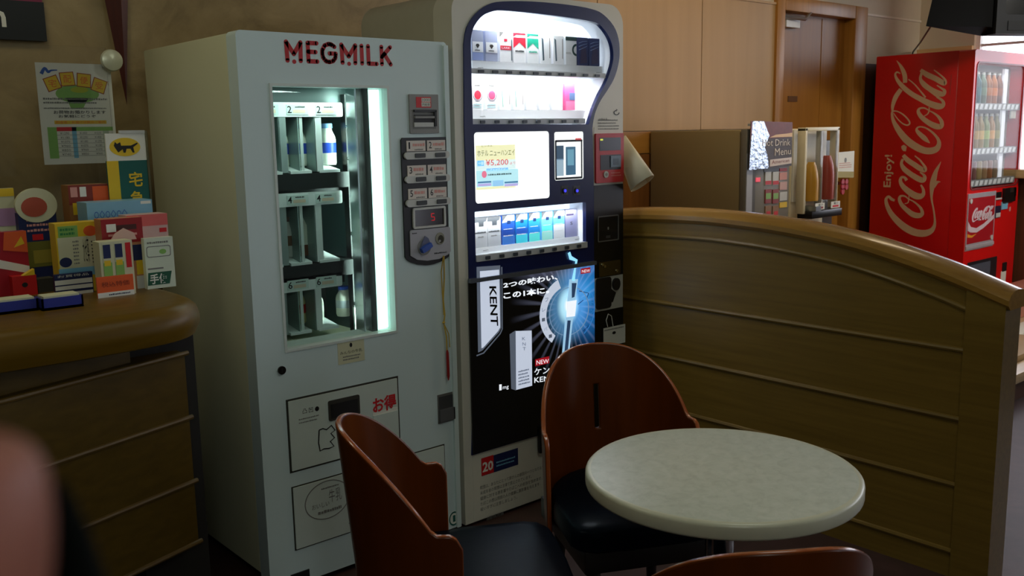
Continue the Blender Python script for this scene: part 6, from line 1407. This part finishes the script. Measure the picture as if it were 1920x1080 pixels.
b = MB(M_tv); b.rect(0.055, 0.105, 0.605, 0.485, 0.0005, 0.006, mat('tv_screen', (12, 14, 14), 0.25, spec=0.25)); build('tv_screen', b, tv)
cxy = fa+fdir*0.33+bdir*0.2
b = MB(); b.tube([(cxy.x, cxy.y, fa.z+0.4), (cxy.x, cxy.y, ZC)], 0.025, BLACKP, 12); b.box(cxy.x-0.1, cxy.x+0.1, cxy.y-0.1, cxy.y+0.1, ZC-0.01, ZC-0.0005, BLACKP); build('ceiling_bracket', b, tv)
pA = ony(1746, 51, 2.62); pB = Vector((6.62, 3.40, 1.86)); pB = ony(1712, 97, 3.40)
b = MB(); b.tube([tuple(pA+Vector((0, 0, 0.01))), tuple((pA+pB)/2+Vector((0, 0, -0.004))), tuple(pB), (pB.x, pB.y+0.015, pB.z-0.05)], 0.0055, BLACKP, 8)
o = build('television_cable', b); tag(o, 'thin black cable running from the television down behind the red machine', 'cable')

# ================================================================== PLATFORM BY THE WINDOW
PLM = wood('pale_platform_wood', (196, 170, 130), (214, 190, 152), 'X', 0.3)
pf = thing('low_platform', 'low pale wooden platform on the floor past the partition end', 'platform', (5.3, 2.1, 0))
b = MB(); b.box(4.2, 6.6, 1.775, 2.5, 0.10, 0.15, PLM, 0.004); build('deck', b, pf)
b = MB(); b.box(4.22, 6.58, 1.80, 2.48, 0.0, 0.10, mat('platform_skirt', (88, 60, 48), 0.5)); build('skirt', b, pf)
p = onz(1903, 672, 0.15)
b = MB(); b.box(p.x-0.35, p.x+0.45, p.y-0.05, p.y+0.18, 0.15, 0.19, mat('tan_cushion', (176, 146, 104), 0.6), 0.015)
o = build('floor_cushion', b); centre(o); tag(o, 'flat tan floor cushion on the low platform', 'cushion')
p = onz(1905, 632, 0.15)
b = MB(); b.box(p.x-0.4, p.x+0.6, p.y-0.03, p.y+0.10, 0.151, 0.175, PAPER, 0.004)
o = build('folded_newspaper', b); centre(o); tag(o, 'white folded newspaper behind the tan floor cushion', 'newspaper')
p = onz(1905, 600, 0.15)
b = MB(); b.box(p.x-0.5, p.x+0.8, p.y+0.0, p.y+0.25, 0.151, 0.30, mat('rose_box', (196, 130, 112), 0.4), 0.01)
o = build('storage_box', b); centre(o); tag(o, 'rose coloured box at the back of the low platform', 'box')

# ================================================================== HAND AT THE LENS
SKIN = mat('skin', (142, 84, 66), 0.5, noise=0.08, scale=90, bump=0.05); NAIL = mat('nail', (214, 160, 146), 0.3)
def camp(px, py, dist): d = ray(px, py); return CAM+d*dist
hd = thing('hand', 'pinkish fingertip of the photographer blurred at the lower left edge', 'hand', tuple(camp(-150, 1500, 0.085)))
def skin_obj(name, edges_pts, radii, parent, levels=2):
    me = bpy.data.meshes.new(name); off = ORG[parent.name]
    me.from_pydata([tuple(Vector(p)-off) for p in edges_pts[0]], edges_pts[1], [])
    me.materials.append(SKIN); o = bpy.data.objects.new(name, me); COL.objects.link(o); o.parent = parent; ORG[o.name] = off
    md = o.modifiers.new('skin', 'SKIN'); md.use_smooth_shade = True
    for i, r_ in enumerate(radii): me.skin_vertices[0].data[i].radius = (r_, r_); me.skin_vertices[0].data[i].use_root = (i == 0)
    sd = o.modifiers.new('sub', 'SUBSURF'); sd.levels = levels; sd.render_levels = levels
    return o
D = 0.085
pxm = lambda m: m/D*F_PX
# points in camera plane: (px, py, dist)
V = []; E_ = []; R_ = []
def addv(px, py, d_, r_, to=None):
    V.append(camp(px, py, d_)); R_.append(r_)
    if to is not None: E_.append((to, len(V)-1))
    return len(V)-1
palm = addv(-420, 2350, 0.11, 0.022)
k1 = addv(-300, 1950, 0.10, 0.0135, palm); k2 = addv(-190, 1480, 0.09, 0.0095, k1); k3 = addv(-108, 1120, 0.085, 0.0098, k2); k4 = addv(-90, 900, 0.085, 0.0090, k3); k5 = addv(-92, 800, 0.085, 0.0064, k4)
for j, (ox, dd) in enumerate(((-380, 0.005), (-700, 0.012), (-980, 0.022))):
    a = addv(-420+ox*0.55, 2000, 0.105+dd, 0.0125, palm); c_ = addv(-360+ox*0.8, 1650+j*60, 0.10+dd, 0.0090, a); e_ = addv(-330+ox*0.9, 1750+j*60, 0.075+dd, 0.0084, c_); addv(-360+ox*0.9, 2000+j*40, 0.07+dd, 0.0062, e_)
a = addv(-80, 2500, 0.105, 0.0135, palm); c_ = addv(120, 2250, 0.10, 0.0105, a); addv(200, 2050, 0.095, 0.0075, c_)
wv = addv(-640, 3000, 0.13, 0.024, palm); addv(-850, 3500, 0.15, 0.026, wv)
skin_obj('hand_skin', (V, E_), R_, hd)
# dark strap beside the finger
STP = mat('black_strap', (5, 7, 5), 0.9, spec=0.1)
b = MB(); pts = [camp(112, 905, 0.115), camp(135, 1000, 0.115), camp(150, 1100, 0.115), camp(165, 1250, 0.115), camp(120, 1700, 0.12), camp(20, 2100, 0.125)]
b.tube([tuple(p) for p in pts], [0.0006, 0.0020, 0.0032, 0.0042, 0.0042, 0.0042], STP, 10)
o = build('camera_strap', b); centre(o); tag(o, 'dark blurred strap to the right of the fingertip', 'strap')
